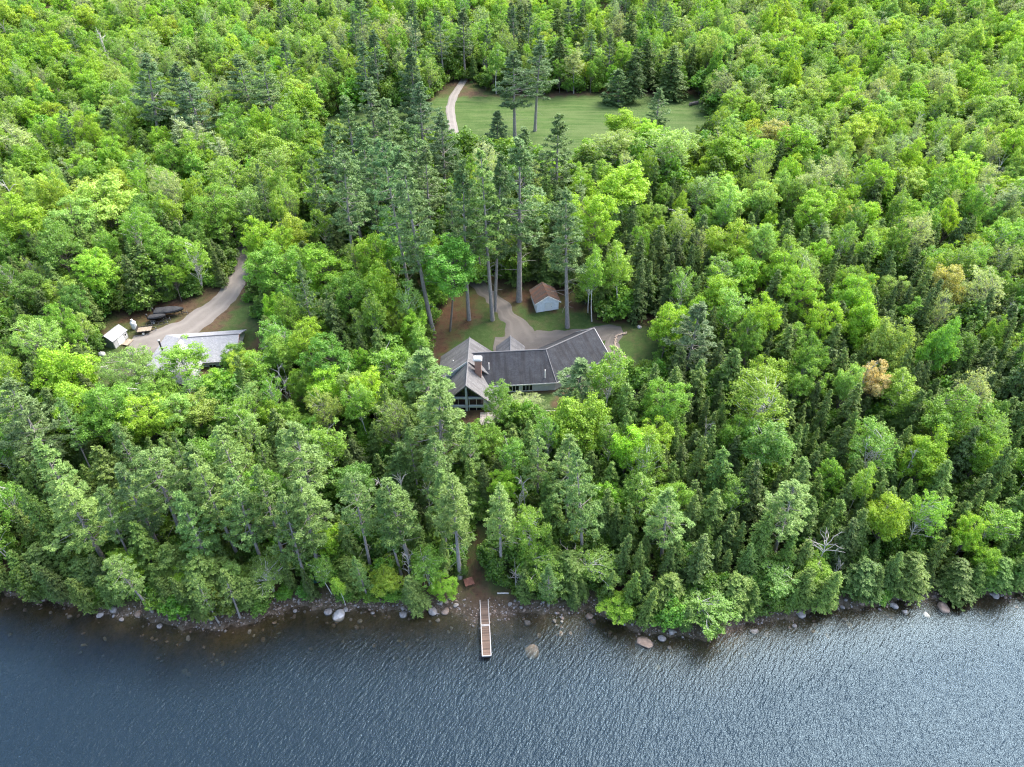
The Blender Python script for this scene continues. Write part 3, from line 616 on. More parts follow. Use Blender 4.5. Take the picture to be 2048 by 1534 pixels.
# ------------------------------------------------------------------ pale roofed L-shaped building
BX = at_z(360, 676, 12.3)[:2]; CX_ = at_z(478, 668, 12.3)[:2]; DX_ = at_z(312, 752, 12.3)[:2]
barn = empty('angled_cottage', (BX[0], BX[1], 0), 0, 'angled cottage with pale grey shingle roof behind young trees', 'house')
def Q(p, z): return (float(p[0] - BX[0]), float(p[1] - BX[1]), z)
v1 = unit(CX_ - BX); v2 = unit(DX_ - BX)
m1 = np.array([v1[1], -v1[0]])                      # front side of the right wing
m2 = np.array([-v2[1], v2[0]]) * 1.0                # inner (right) side of the left wing
if m2 @ v1 < 0: m2 = -m2
HB, zr_, ze_ = 5.6, 12.3, 9.6
mi = unit(m1 + m2); ki = HB / float(m1 @ mi)
In, Ou = BX + mi * ki, BX - mi * ki
for pts in ([Q(In, ze_), Q(CX_ + m1 * HB, ze_), Q(CX_, zr_), Q(BX, zr_)], [Q(CX_ - m1 * HB, ze_), Q(Ou, ze_), Q(BX, zr_), Q(CX_, zr_)],
            [Q(DX_ + m2 * HB, ze_), Q(In, ze_), Q(BX, zr_), Q(DX_, zr_)], [Q(Ou, ze_), Q(DX_ - m2 * HB, ze_), Q(DX_, zr_), Q(BX, zr_)]):
    r = MB(); r.slab(pts, 0.2); ro = r.build('roof', M['shingle_pale'], barn)
ridge_cap(ro, [Q(CX_, zr_ + 0.02), Q(BX, zr_ + 0.02), Q(DX_, zr_ + 0.02)], capm, 0.13)
fa = MB(); fa.bar(Q(CX_ + v1 * 0.03 + m1 * HB, ze_ - 0.1), Q(CX_ + v1 * 0.03, zr_ - 0.1), 0.08, 0.25); fa.build('bargeboard', M['red'], barn)
b_ = MB(); k = 0.88
def wq(p, q, z0=5.0): b_.slab([Q(p, z0), Q(q, z0), Q(q, ze_ + 0.3), Q(p, ze_ + 0.3)], 0.2)
In2, Ou2 = BX + mi * ki * k, BX - mi * ki * k
e1, e2 = CX_ - v1 * 0.5 + m1 * HB * k, CX_ - v1 * 0.5 - m1 * HB * k; f1, f2 = DX_ - v2 * 0.5 + m2 * HB * k, DX_ - v2 * 0.5 - m2 * HB * k
wq(In2, e1); wq(e2, Ou2); wq(f1, In2); wq(Ou2, f2)
b_.slab([Q(e1, 5), Q(e2, 5), Q(e2, ze_ + 0.3), Q(CX_ - v1 * 0.5, zr_ - 0.25), Q(e1, ze_ + 0.3)], 0.2)
b_.slab([Q(f2, 5), Q(f1, 5), Q(f1, ze_ + 0.3), Q(DX_ - v2 * 0.5, zr_ - 0.25), Q(f2, ze_ + 0.3)], 0.2)
b_.build('wall', M['clap_blue'], barn)
pc = BX * 0.42 + (Ou + (DX_ - m2 * HB)) / 2 * 0.58
v = MB(); v.tube([Q(pc, 10.2), Q(pc, 13.2)], [0.17, 0.17], 10); st = v.build('stove_pipe', M['steel'], barn)
v = MB(); v.tube([Q(pc, 13.2), Q(pc, 13.35), Q(pc, 13.5)], [0.26, 0.26, 0.05], 10); v.build('pipe_cap', M['galv'], st)
for s in (0.3, 0.62):
    p = In2 + (e1 - In2) * s; window(barn, Q(p, 8.0), 1.5, 1.2, (*m1, 0), 2, 1)
# lake side porch of the cottage
pp = at_ground(330, 850, 1.0); po = empty('white_porch', (pp[0], pp[1], gz(pp[0], pp[1])), 0.15, 'white railed porch showing through leaves below the angled cottage', 'porch')
m_ = MB(); m_.box((0, 1.5, 1.7), (6.5, 3.2, 0.12)); m_.build('floor', M['trim'], po)
for x in (-3.1, -1.05, 1.05, 3.1): m_ = MB(); m_.box((x, -0.05, 1.3), (0.14, 0.14, 2.8)); m_.build('post', M['trim'], po)
for z in (2.05, 2.65): m_ = MB(); m_.box((0, -0.06, z), (6.3, 0.07, 0.1)); m_.build('rail', M['trim'], po)

# ------------------------------------------------------------------ garden shed with barn roof
p = at_ground(228, 694); gs = empty('garden_shed', (p[0] - 0.3, p[1] + 1.8, gz(p[0], p[1] + 1.5)), rad(-16), 'small green garden shed with pale gabled roof at the gravel edge', 'shed')
prof = [(-1.8, 1.85), (-0.9, 2.45), (0, 3.05), (0.9, 2.45), (1.8, 1.85)]
b_ = MB()
for yy, sgn in ((-2.1, 1), (2.1, -1)):
    pl = [(-1.55, yy, -0.3), (1.55, yy, -0.3), (1.55, yy, 1.9)] + [(x * 0.95, yy, z - 0.06) for x, z in prof[::-1][1:-1]] + [(-1.55, yy, 1.9)]
    b_.slab(pl if sgn > 0 else pl[::-1], 0.1)
b_.slab([(-1.55, 2.1, -0.3), (-1.55, -2.1, -0.3), (-1.55, -2.1, 1.9), (-1.55, 2.1, 1.9)], 0.1)
b_.build('wall', M['green'], gs)
b_ = MB(); b_.slab([(1.55, -2.1, -0.3), (1.55, 2.1, -0.3), (1.55, 2.1, 1.9), (1.55, -2.1, 1.9)], 0.1); b_.build('front_wall', M['siding'], gs)
for i in range(4):
    (xa, za), (xb, zb) = prof[i], prof[i + 1]
    r = MB(); r.slab([(xa, 2.3, za), (xa, -2.3, za), (xb, -2.3, zb), (xb, 2.3, zb)], 0.06); r.build('roof', M['shingle_pale'], gs)
for y in (-0.45, 0.45): q_ = MB(); q_.box((1.58, y, 0.85), (0.06, 0.86, 1.8)); q_.build('door', M['trim'], gs)
window(gs, (1.56, 1.45, 1.15), 0.6, 0.7, (1, 0, 0), 1, 1)
p = at_ground(256, 686); sp_ = empty('wooden_step', (p[0], p[1], p[2]), rad(-16), 'small slatted wooden step at the garden shed door', 'step')
for k in range(6): m_ = MB(); m_.box((0, -0.9 + k * 0.36, 0.25), (1.5, 0.32, 0.08)); m_.build('slat', M['plywood'], sp_)
for x in (-0.6, 0.6): m_ = MB(); m_.box((x, 0, 0.08), (0.1, 2.0, 0.25)); m_.build('bearer', M['plywood'], sp_)

# ------------------------------------------------------------------ boats, trailers and yard things
def wheel(parent, x, y, z, r=0.33, wd=0.22, hub='trim'):
    w_ = MB(); th = np.linspace(0, 2 * np.pi, 17)[:-1]
    o = [(x, y, z)]
    def ring(rr, yy): return [(x + rr * math.cos(t), yy, z + rr * math.sin(t)) for t in th]
    rs = [ring(r * 0.72, y - wd / 2), ring(r, y - wd / 2 + 0.04), ring(r, y + wd / 2 - 0.04), ring(r * 0.72, y + wd / 2)]
    for a, b in zip(rs, rs[1:]):
        for i in range(16): j = (i + 1) % 16; w_.poly([a[i], a[j], b[j], b[i]])
    wo = w_.build('wheel', M['black'], parent)
    h = MB(); a, b = ring(r * 0.72, y - wd / 2 - 0.004), ring(r * 0.72, y + wd / 2 + 0.004); h.poly(a[::-1]); h.poly(b); h.build('hub', M[hub], wo)
    return wo
def boat_trailer(root, L, Wd, z=0.55):
    for s in (-1, 1):
        m_ = MB(); m_.bar((-L * 0.5, s * Wd * 0.38, z), (L * 0.28, s * Wd * 0.38, z), 0.09, 0.12); m_.build('frame_rail', M['steel'], root)
        m_ = MB(); m_.bar((L * 0.28, s * Wd * 0.38, z), (L * 0.55, 0, z), 0.09, 0.12); m_.build('frame_rail', M['steel'], root)
        wheel(root, -L * 0.2, s * Wd * 0.52, 0.33)
        f = MB(); f.tube([(-L * 0.2 - 0.5, s * Wd * 0.52, 0.55), (-L * 0.2 - 0.35, s * Wd * 0.52, 0.78), (-L * 0.2 + 0.35, s * Wd * 0.52, 0.78), (-L * 0.2 + 0.5, s * Wd * 0.52, 0.55)], [0.1] * 4, 6); f.build('mudguard', M['steel'], root)
    for x in (-L * 0.45, -L * 0.2, L * 0.15): m_ = MB(); m_.bar((x, -Wd * 0.45, z - 0.03), (x, Wd * 0.45, z - 0.03), 0.08, 0.1); m_.build('cross_member', M['steel'], root)
    m_ = MB(); m_.bar((L * 0.5, 0, z), (L * 0.68, 0, z - 0.05), 0.1, 0.1); m_.build('tongue', M['steel'], root)
    m_ = MB(); m_.tube([(L * 0.6, 0.1, 0.02), (L * 0.6, 0.1, 0.85)], [0.05, 0.05], 8); m_.build('jack', M['galv'], root)
    m_ = MB(); m_.box((L * 0.42, 0, z + 0.4), (0.12, 0.12, 0.8)); m_.build('winch_post', M['steel'], root)
def covered_boat(root, L, Wd, z0, peak=0.35):
    n = 16; k = 9; V = []
    for i in range(n):
        t = i / (n - 1); w2 = Wd / 2 * (1 - max(0, (t - 0.45) / 0.55) ** 2.2) * (0.9 + 0.1 * min(1, t * 4)) + 0.02
        sh_ = z0 + 0.95 + 0.25 * t * t; keel = z0 + (0.0 if t < 0.6 else 0.7 * ((t - 0.6) / 0.4) ** 2)
        x = -L / 2 + L * t
        for j in range(k):
            a = j / (k - 1) * 2 - 1
            V.append((x, a * w2, keel + (sh_ - keel) * abs(a) ** 1.6 if True else 0))
    F_ = [(i * k + j, i * k + j + 1, (i + 1) * k + j + 1, (i + 1) * k + j) for i in range(n - 1) for j in range(k - 1)]
    me = bpy.data.meshes.new('hull'); me.from_pydata(V, [], [f[::-1] for f in F_] + [tuple(range(k))]); me.materials.append(M['black']); link('hull', me, root)
    V2 = []; 
    for i in range(n):
        t = i / (n - 1); w2 = Wd / 2 * (1 - max(0, (t - 0.45) / 0.55) ** 2.2) * (0.9 + 0.1 * min(1, t * 4)) + 0.06
        x = -L / 2 - 0.04 + (L + 0.08) * t; sh_ = z0 + 0.93 + 0.25 * t * t
        top = peak * (math.sin(math.pi * min(1, t * 1.05)) ** 0.6 if t < 0.95 else 0.2) * (1 + 0.25 * math.sin(t * 19))
        for j in range(k):
            a = j / (k - 1) * 2 - 1
            V2.append((x, a * w2, sh_ - (0.22 if abs(a) == 1 else 0) + top * (1 - a * a)))
    me = bpy.data.meshes.new('canvas_cover'); me.from_pydata(V2, [], F_); me.materials.append(M['cover']); me.polygons.foreach_set('use_smooth', [True] * len(F_)); link('canvas_cover', me, root)
    m_ = MB(); m_.tube([(-L / 2 - 0.3, 0, z0 + 0.2), (-L / 2 - 0.3, 0, z0 + 0.95), (-L / 2 - 0.32, 0, z0 + 1.45), (-L / 2 - 0.32, 0, z0 + 1.6)], [0.12, 0.15, 0.26, 0.12], 8); m_.build('outboard_motor', M['black'], root)
def yard(px, py, dz=0.06): p = at_ground(px, py); return (p[0], p[1], p[2] + dz)
L_ = yard(342, 631); bt = empty('boat_trailer', L_, rad(6), 'black boat trailer carrying the large covered boat', 'trailer'); boat_trailer(bt, 6.0, 2.3)
bo = empty('covered_boat', L_, rad(6), 'large motorboat under a black canvas cover on its trailer', 'boat'); covered_boat(bo, 6.2, 2.4, 0.62)
L_ = yard(318, 643); bt = empty('boat_trailer', L_, rad(8), 'low black trailer carrying the small covered skiff', 'trailer'); boat_trailer(bt, 4.0, 1.6, 0.45)
bo = empty('covered_boat', L_, rad(8), 'small dark covered skiff between the big boat and the flat trailer', 'boat'); covered_boat(bo, 3.6, 1.5, 0.5, 0.2)
L_ = yard(312, 651); bt = empty('boat_trailer', L_, rad(10), 'empty black boat trailer in front of the small covered skiff', 'trailer'); boat_trailer(bt, 4.2, 1.6, 0.42)
L_ = yard(291, 664); ut = empty('utility_trailer', L_, rad(12), 'flat utility trailer with weathered plywood bed and pale hubs', 'trailer')
for k in range(7): m_ = MB(); m_.box((0, -0.84 + k * 0.28, 0.62), (2.8, 0.26, 0.06)); m_.build('plank', M['plywood'], ut)
for s in (-1, 1):
    m_ = MB(); m_.bar((-1.45, s * 1.0, 0.7), (1.45, s * 1.0, 0.7), 0.08, 0.22); m_.build('side_rail', M['steel'], ut); wheel(ut, -0.1, s * 1.16, 0.32)
    m_ = MB(); m_.bar((1.4, s * 0.8, 0.55), (2.5, 0, 0.5), 0.08, 0.1); m_.build('tongue', M['steel'], ut)
m_ = MB(); m_.bar((-1.45, -1, 1.0), (-1.45, 1, 1.0), 0.06, 0.7); m_.build('tailgate', M['steel'], ut)
m_ = MB(); m_.tube([(2.3, 0.1, 0.0), (2.3, 0.1, 0.8)], [0.05, 0.05], 8); m_.build('jack', M['galv'], ut)
L_ = yard(270, 657, 0.0); pt = empty('propane_tank', L_, 0, 'upright pale propane tank behind the garden shed', 'tank')
m_ = MB(); m_.tube([(0, 0, 0.05), (0, 0, 0.2), (0, 0, 1.6), (0, 0, 1.85), (0, 0, 1.95)], [0.5, 0.6, 0.6, 0.45, 0.2], 16); m_.build('body', M['tank'], pt, True)
m_ = MB(); m_.tube([(0, 0, 1.9), (0, 0, 2.35)], [0.24, 0.24], 12); m_.build('valve_guard', M['tank'], pt)
m_ = MB(); m_.tube([(0, 0, -0.1), (0, 0, 0.08)], [0.52, 0.52], 14); m_.build('foot_ring', M['galv'], pt)
p = at_ground(205, 712); wt = empty('white_drum', (p[0], p[1], p[2]), 0, 'white rounded plastic drum lying on grass below the garden shed', 'drum')
m_ = MB(); m_.tube([(-0.65, 0, 0.5), (-0.55, 0, 0.5), (-0.3, 0, 0.5), (0.3, 0, 0.5), (0.55, 0, 0.5), (0.65, 0, 0.5)], [0.15, 0.42, 0.52, 0.52, 0.42, 0.15], 14); m_.build('barrel', M['trim'], wt, True)
m_ = MB(); m_.tube([(0, 0, 0.98), (0, 0, 1.08)], [0.12, 0.12], 10); m_.build('bung', M['trim'], wt)
for k, (px, py, a, lab) in enumerate(((206, 738, 25, 'weathered log seat on the grass nearest the white drum'), (190, 757, -10, 'weathered log seat under trees below the other log seat'))):
    p = at_ground(px, py); lg = empty('log_seat', (p[0], p[1], p[2]), rad(a), lab, 'log', 'log seats below the garden shed')
    m_ = MB(); m_.tube([(-1.2, 0, 0.42), (0, 0.04, 0.44), (1.2, 0, 0.42)], [0.2, 0.22, 0.19], 9); m_.build('seat', M['dead_wood'], lg)
    for x in (-0.8, 0.8): m_ = MB(); m_.tube([(x, -0.3, 0.15), (x, 0.3, 0.15)], [0.15, 0.15], 8); m_.build('support', M['dead_wood'], lg)
p = at_ground(901, 297); mb_ = empty('white_marker', (p[0], p[1], p[2]), 0, 'small white marker post standing beside the pale field lane', 'post')
m_ = MB(); m_.box((0, 0, 0.7), (0.5, 0.35, 1.4)); m_.build('post', M['trim'], mb_)
m_ = MB(); m_.slab([(-0.75, -0.3, 1.4), (0.75, -0.3, 1.4), (0.5, -0.3, 2.2), (-0.5, -0.3, 2.2)], 0.45); m_.build('head', M['trim'], mb_)
# woodpile at the field edge
p = at_ground(1392, 208); wp = empty('wood_pile', (p[0], p[1], p[2]), rad(-60), 'low brown pile of cut wood at the far corner of the mown field', 'wood pile')
lm = MB(); lm.tube([(-0.5, 0, 0), (0.5, 0, 0)], [0.16, 0.15], 7); base = None
for k in range(40):
    if base is None: base = lm.build('log', M['bark_maple'], wp); o = base
    else: o = base.copy(); COL.objects.link(o)
    row = k // 14; o.parent = wp; o.location = (rng.normal(0, 0.1), -3 + (k % 14) * 0.44 + row * 0.2, 0.16 + row * 0.28); o.rotation_euler = (0, rng.normal(0, 0.08), rng.normal(0, 0.2))
# outbuilding far beyond the field
p = at_ground(1040, 118); ob = empty('distant_outbuilding', (p[0], p[1] + 3, p[2]), rad(8), 'white roofed outbuilding glimpsed through trees beyond the mown field', 'building')
m_ = MB(); m_.prism([(-5, -3), (5, -3), (5, 3), (-5, 3)], -0.5, 3.2); m_.build('wall', M['clap_white'], ob)
for s in (-1, 1):
    q = [(-5.4, s * 3.5, 3.0), (5.4, s * 3.5, 3.0), (5.4, 0, 4.9), (-5.4, 0, 4.9)]; r = MB(); r.slab(q if s < 0 else q[::-1], 0.12); r.build('roof', M['trim'], ob)
q_ = MB(); q_.box((0.5, -3.03, 1.2), (2.4, 0.08, 2.4)); q_.build('door', M['siding'], ob)

# ------------------------------------------------------------------ dock
d0, d1 = at_z(968, 1197, 0.75), at_z(973.5, 1312, 0.75)
dv = d1 - d0; DL = float(np.hypot(dv[0], dv[1])); da = math.atan2(dv[1], dv[0])
dock = empty('dock', (d0[0], d0[1], 0), da, 'narrow wooden dock with white edges running out from the stony shore', 'dock')
DW = 1.28; half = DL * 0.485
pb = MB(); pb.box((0, 0, 0), (0.135, DW - 0.12, 0.04)); pm = None
x = 0.1
while x < DL - 0.1:
    if abs(x - half) > 0.14:
        if pm is None: o = pb.build('plank', M['deck'], dock); pm = o
        else: o = pm.copy(); COL.objects.link(o); o.parent = dock
        o.location = (x, 0, 0.75 + rng.normal(0, 0.003)); o.rotation_euler = (0, 0, rng.normal(0, 0.004))
    x += 0.165
for s in (-1, 1):
    for a, b in ((0, half - 0.04), (half + 0.04, DL)):
        m_ = MB(); m_.box(((a + b) / 2, s * DW / 2, 0.72), (b - a, 0.11, 0.22)); m_.build('edge_rail', M['dockwhite'], dock)
for xx in (0.03, half - 0.09, half + 0.09, DL - 0.03):
    m_ = MB(); m_.box((xx, 0, 0.735), (0.1, DW - 0.1, 0.2)); m_.build('end_rail', M['dockwhite'], dock)
m_ = MB(); m_.box((DL - 0.02, 0, 0.42), (0.08, DW - 0.05, 0.34)); m_.build('bumper', M['black'], dock)
for xx in (half * 0.5, half, DL - 0.25):
    for s in (-1, 1):
        m_ = MB(); m_.tube([(xx, s * (DW / 2 - 0.12), -3.5), (xx, s * (DW / 2 - 0.12), 0.68)], [0.05, 0.05], 8); m_.build('pile', M['galv'], dock)

# ------------------------------------------------------------------ boulders and shore things
def rock_mesh(seed, flat=0.65):
    r = np.random.default_rng(seed)
    import bmesh
    bm = bmesh.new(); bmesh.ops.create_icosphere(bm, subdivisions=3, radius=1)
    P = np.array([v.co[:] for v in bm.verts]); dirs = unit(r.normal(0, 1, (14, 3))); cuts = r.uniform(0.62, 0.95, 14)
    q = P.copy()
    for dv_, c in zip(dirs, cuts):
        s = q @ dv_; over = s > c; q[over] -= (s[over] - c)[:, None] * dv_ * 0.85
    q += 0.05 * np.sin(P @ r.normal(0, 3, (3, 3)) + r.uniform(0, 6, 3)) + 0.02 * np.sin(P @ r.normal(0, 9, (3, 3)))
    q[:, 2] *= flat
    for v, c in zip(bm.verts, q): v.co = c
    me = bpy.data.meshes.new('boulder'); bm.to_mesh(me); bm.free(); me.polygons.foreach_set('use_smooth', [True] * len(me.polygons)); return me
ROCKS = [rock_mesh(s, f) for s, f in ((1, 0.7), (2, 0.6), (3, 0.8), (4, 0.55), (5, 0.7))]
RK = [(108, 1191, 26, 'p', 'pale boulder under the leftmost overhanging trees'), (200, 1230, 15, 'g', 'upright pointed boulder, leftmost of the four standing in shallow water'), (228, 1221, 15, 'g', 'slender tilted boulder, second of four in the shallows at lower left'),
      (243, 1238, 12, 'g', 'small rounded boulder, lowest of the four in the left shallows'), (277, 1229, 15, 'b', 'brownish boulder against the foliage, rightmost of the four in the left shallows'), (175, 1220, 11, 'g', 'small grey rock tight under the bank, left of the pointed boulder'),
      (678, 1229, 27, 'p', 'big whitish boulder capped pale, standing at the foot of a leaning trunk'), (656, 1223, 18, 'g', 'grey boulder touching the left side of the whitish boulder'), (692, 1219, 11, 'g', 'small grey rock at the right of the whitish boulder'),
      (701, 1236, 6, 'g', 'tiny stone in the water just beyond the whitish boulder'), (866, 1222, 21, 'g', 'flat grey boulder, left one of the pair left of the dock'), (891, 1222, 17, 'b', 'brown upright boulder, right one of the pair left of the dock'),
      (806, 1229, 17, 'g', 'low flat grey rock midway between whitish boulder and the pair'), (912, 1213, 11, 'g', 'grey stone on the gravel just left of the dock'), (1180, 1231, 16, 'b', 'rounded brown boulder in shallows under the bushy bank'),
      (1109, 1239, 10, 'g', 'left stone of the small stone cluster right of the dock'), (1123, 1233, 8, 'g', 'topmost stone of the small cluster right of the dock'), (1124, 1241, 7, 'p', 'pale stone at the right of the small stone cluster'), (1113, 1247, 7, 'g', 'lowest stone of the small stone cluster right of the dock'), (1123, 1251, 6, 'b', 'brown pebble-sized stone just below the small stone cluster'),
      (1122, 1264, 13, 'b', 'half-sunk brown slab below the small stone cluster'), (1141, 1263, 9, 'b', 'half-sunk round brown stone beside the sunken slab'), (1065, 1298, 34, 'b', 'large flat reddish boulder just under the surface right of the dock'),
      (1290, 1283, 31, 'b', 'largest pinkish boulder at the foot of the bushy point'), (1325, 1276, 18, 'g', 'grey boulder second from the left at the bushy point'), (1342, 1266, 14, 'g', 'tall grey boulder under leaves at the bushy point'),
      (1510, 1260, 18, 'g', 'grey boulder in shallows right of the bushy point'), (1602, 1229, 19, 'g', 'grey boulder under the overhanging right bank trees'), (1685, 1214, 11, 'g', 'small grey rock at the water edge halfway along the right shore'), (1787, 1211, 18, 'g', 'grey leaning boulder, left of three near the right shore opening'),
      (1811, 1222, 14, 'p', 'pale boulder in the middle of the right shore opening'), (1855, 1228, 14, 'p', 'pale tan boulder farthest into the water at right'), (1887, 1214, 27, 'b', 'largest rounded pinkish boulder of the right shore'), (1919, 1201, 10, 'g', 'small rock right of the largest pinkish right-shore boulder'),
      (1991, 1190, 16, 'g', 'dark boulder near the right edge of the shore'), (1020, 1212, 10, 'g', 'grey stone on the gravel right of the dock'), (745, 1224, 9, 'g', 'small grey rock right of the whitish boulder group'), (590, 1221, 10, 'g', 'grey stone at the gravel under the drooping willow-like tree'), (1225, 634, 15, 'g', 'flat grey rock on the lawn edge right of the white shed'), (1279, 655, 10, 'p', 'pale rock at the lawn corner under dark hemlocks')]
for k, (px, py, sz, c, lab) in enumerate(RK):
    sunk = lab.startswith('half-sunk') or 'just under' in lab
    p = at_z(px, py, 0.1) if py > 1000 else at_ground(px, py)
    rr = sz / 2 * proj((p[0], p[1], p[2]))[2] / FPX
    g = gz(p[0], p[1]); tall = 'upright' in lab or 'tall' in lab or 'slender' in lab
    me = ROCKS[k % 5].copy(); me.materials.append(M[{'g': 'rock', 'p': 'rock_pale', 'b': 'rock_brown'}[c]])
    o = link('boulder', me)
    zc = max(g, -0.35) + rr * 0.15 if not sunk else -0.22 - rr * 0.5
    o.location = (p[0], p[1], zc); o.scale = (rr * 1.05, rr * rng.uniform(0.8, 1.15), rr * (1.25 if tall else 0.95) if not sunk else rr * 0.55); o.rotation_euler = (rng.normal(0, 0.2), rng.normal(0, 0.2), rng.uniform(0, 6.28))
    tag(o, lab, 'boulder', 'boulders along the shore' if py > 1000 else 'rocks on the lawn')
p = at_ground(938, 1166); ws = empty('wooden_platform', (p[0], p[1], p[2] + 0.1), rad(20), 'small reddish slatted wooden platform on the bank above the dock', 'platform')
for k in range(7): m_ = MB(); m_.box((0, -0.6 + k * 0.2, 0.3), (1.5, 0.17, 0.05)); m_.build('slat', M['red'], ws)
for sx in (-0.6, 0.6): m_ = MB(); m_.box((sx, 0, 0.12), (0.1, 1.4, 0.3)); m_.build('bearer', M['red'], ws)
p = at_ground(1006, 1188); o = MB(); o.tube([(-0.9, 0, 0.2), (0, 0.02, 0.22), (0.9, 0, 0.2)], [0.13, 0.14, 0.12], 8); o = o.build('driftwood_log', M['dead_wood']); o.location = p; tag(o, 'pale grey driftwood log lying on the bank right of the dock', 'log')
p = at_ground(1050, 1160); o = MB(); o.tube([(-0.8, -0.4, 0.1), (-0.5, 0.3, 0.5), (0.1, 0.6, 0.9), (0.7, 0.2, 0.7), (0.5, -0.6, 0.3), (0.1, -1.3, 0.1)], [0.05, 0.08, 0.09, 0.09, 0.08, 0.06], 7); o = o.build('driftwood_branch', M['dead_wood']); o.location = p; tag(o, 'white twisted driftwood branch among shore bushes right of the dock', 'branch')
p = at_ground(623, 1166); hm = empty('hammock', (p[0], p[1], p[2]), rad(-25), 'small teal hammock slung low under the shore pines', 'hammock')
V = []; 
for i in range(9):
    t = i / 8
    for j in range(4): V.append((-1.3 + 2.6 * t, (j / 3 - 0.5) * 0.8 * math.sin(math.pi * (0.12 + 0.76 * t)), 0.5 + 1.6 * (t - 0.5) ** 2 + 0.2 * (j / 3 - 0.5) ** 2))
me = bpy.data.meshes.new('sling'); me.from_pydata(V, [], [(i * 4 + j, (i + 1) * 4 + j, (i + 1) * 4 + j + 1, i * 4 + j + 1) for i in range(8) for j in range(3)]); me.materials.append(M['teal']); link('sling', me, hm)
for s in (-1, 1): m_ = MB(); m_.tube([(s * 1.3, 0, 0.9), (s * 1.9, 0, 1.5)], [0.02, 0.02], 5); m_.build('rope', M['trim'], hm)
for k, t in enumerate(np.linspace(0, 1, 14)):
    a = [(1215, 668), (1208, 682), (1215, 700)]
    px = np.interp(t, [0, .35, .7, 1], [1234, 1215, 1212, 1225]); py = np.interp(t, [0, .35, .7, 1], [668, 675, 690, 712])
ks = None
kp = empty('kerb_edging', (*at_ground(1240, 690)[:2], 0), 0, 'low row of tan edging stones curving along the gravel side path', 'edging')
for k in range(30):
    t = k / 29; px = np.interp(t, [0, .2, .45, 1], [1252, 1232, 1230, 1268]); py = np.interp(t, [0, .2, .45, 1], [667, 673, 692, 738]) 
    p = at_ground(px, py); m_ = MB(); m_.box((0, 0, 0), (0.62, 0.3, 0.34)) if ks is None else None
    if ks is None: o = m_.build('edging_stone', M['stone'], kp); ks = o
    else: o = ks.copy(); COL.objects.link(o); o.parent = kp
    o.location = (p[0] - kp.location[0], p[1] - kp.location[1], p[2] + 0.12); o.rotation_euler = (0, 0, rng.uniform(0, 3)); 

# ------------------------------------------------------------------ trees: prototypes
def trunk_path(r, H, bend=0.02, n=9, top=1.0):
    z = np.linspace(0, H * top, n); ph = r.uniform(0, 6.28, 2)
    return np.stack([bend * H * np.sin(z / H * 3 + ph[0]) - bend * H * np.sin(ph[0]), bend * H * np.sin(z / H * 2.5 + ph[1]) - bend * H * np.sin(ph[1]), z], -1)
def on_path(P, z): return np.array([np.interp(z, P[:, 2], P[:, 0]), np.interp(z, P[:, 2], P[:, 1]), z])
def limb(wd, r, a, b, r0, r1, n=5, sag=0.12, sides=4):
    t = np.linspace(0, 1, n)[:, None]; L = np.linalg.norm(b - a)
    P = a + (b - a) * t + np.array([0, 0, 1.0]) * (sag * L * np.sin(t * np.pi)) + r.normal(0, 0.03 * L, (n, 3)) * np.sin(t * np.pi)
    wd.tube(P, np.linspace(r0, r1, n), sides)
    return P
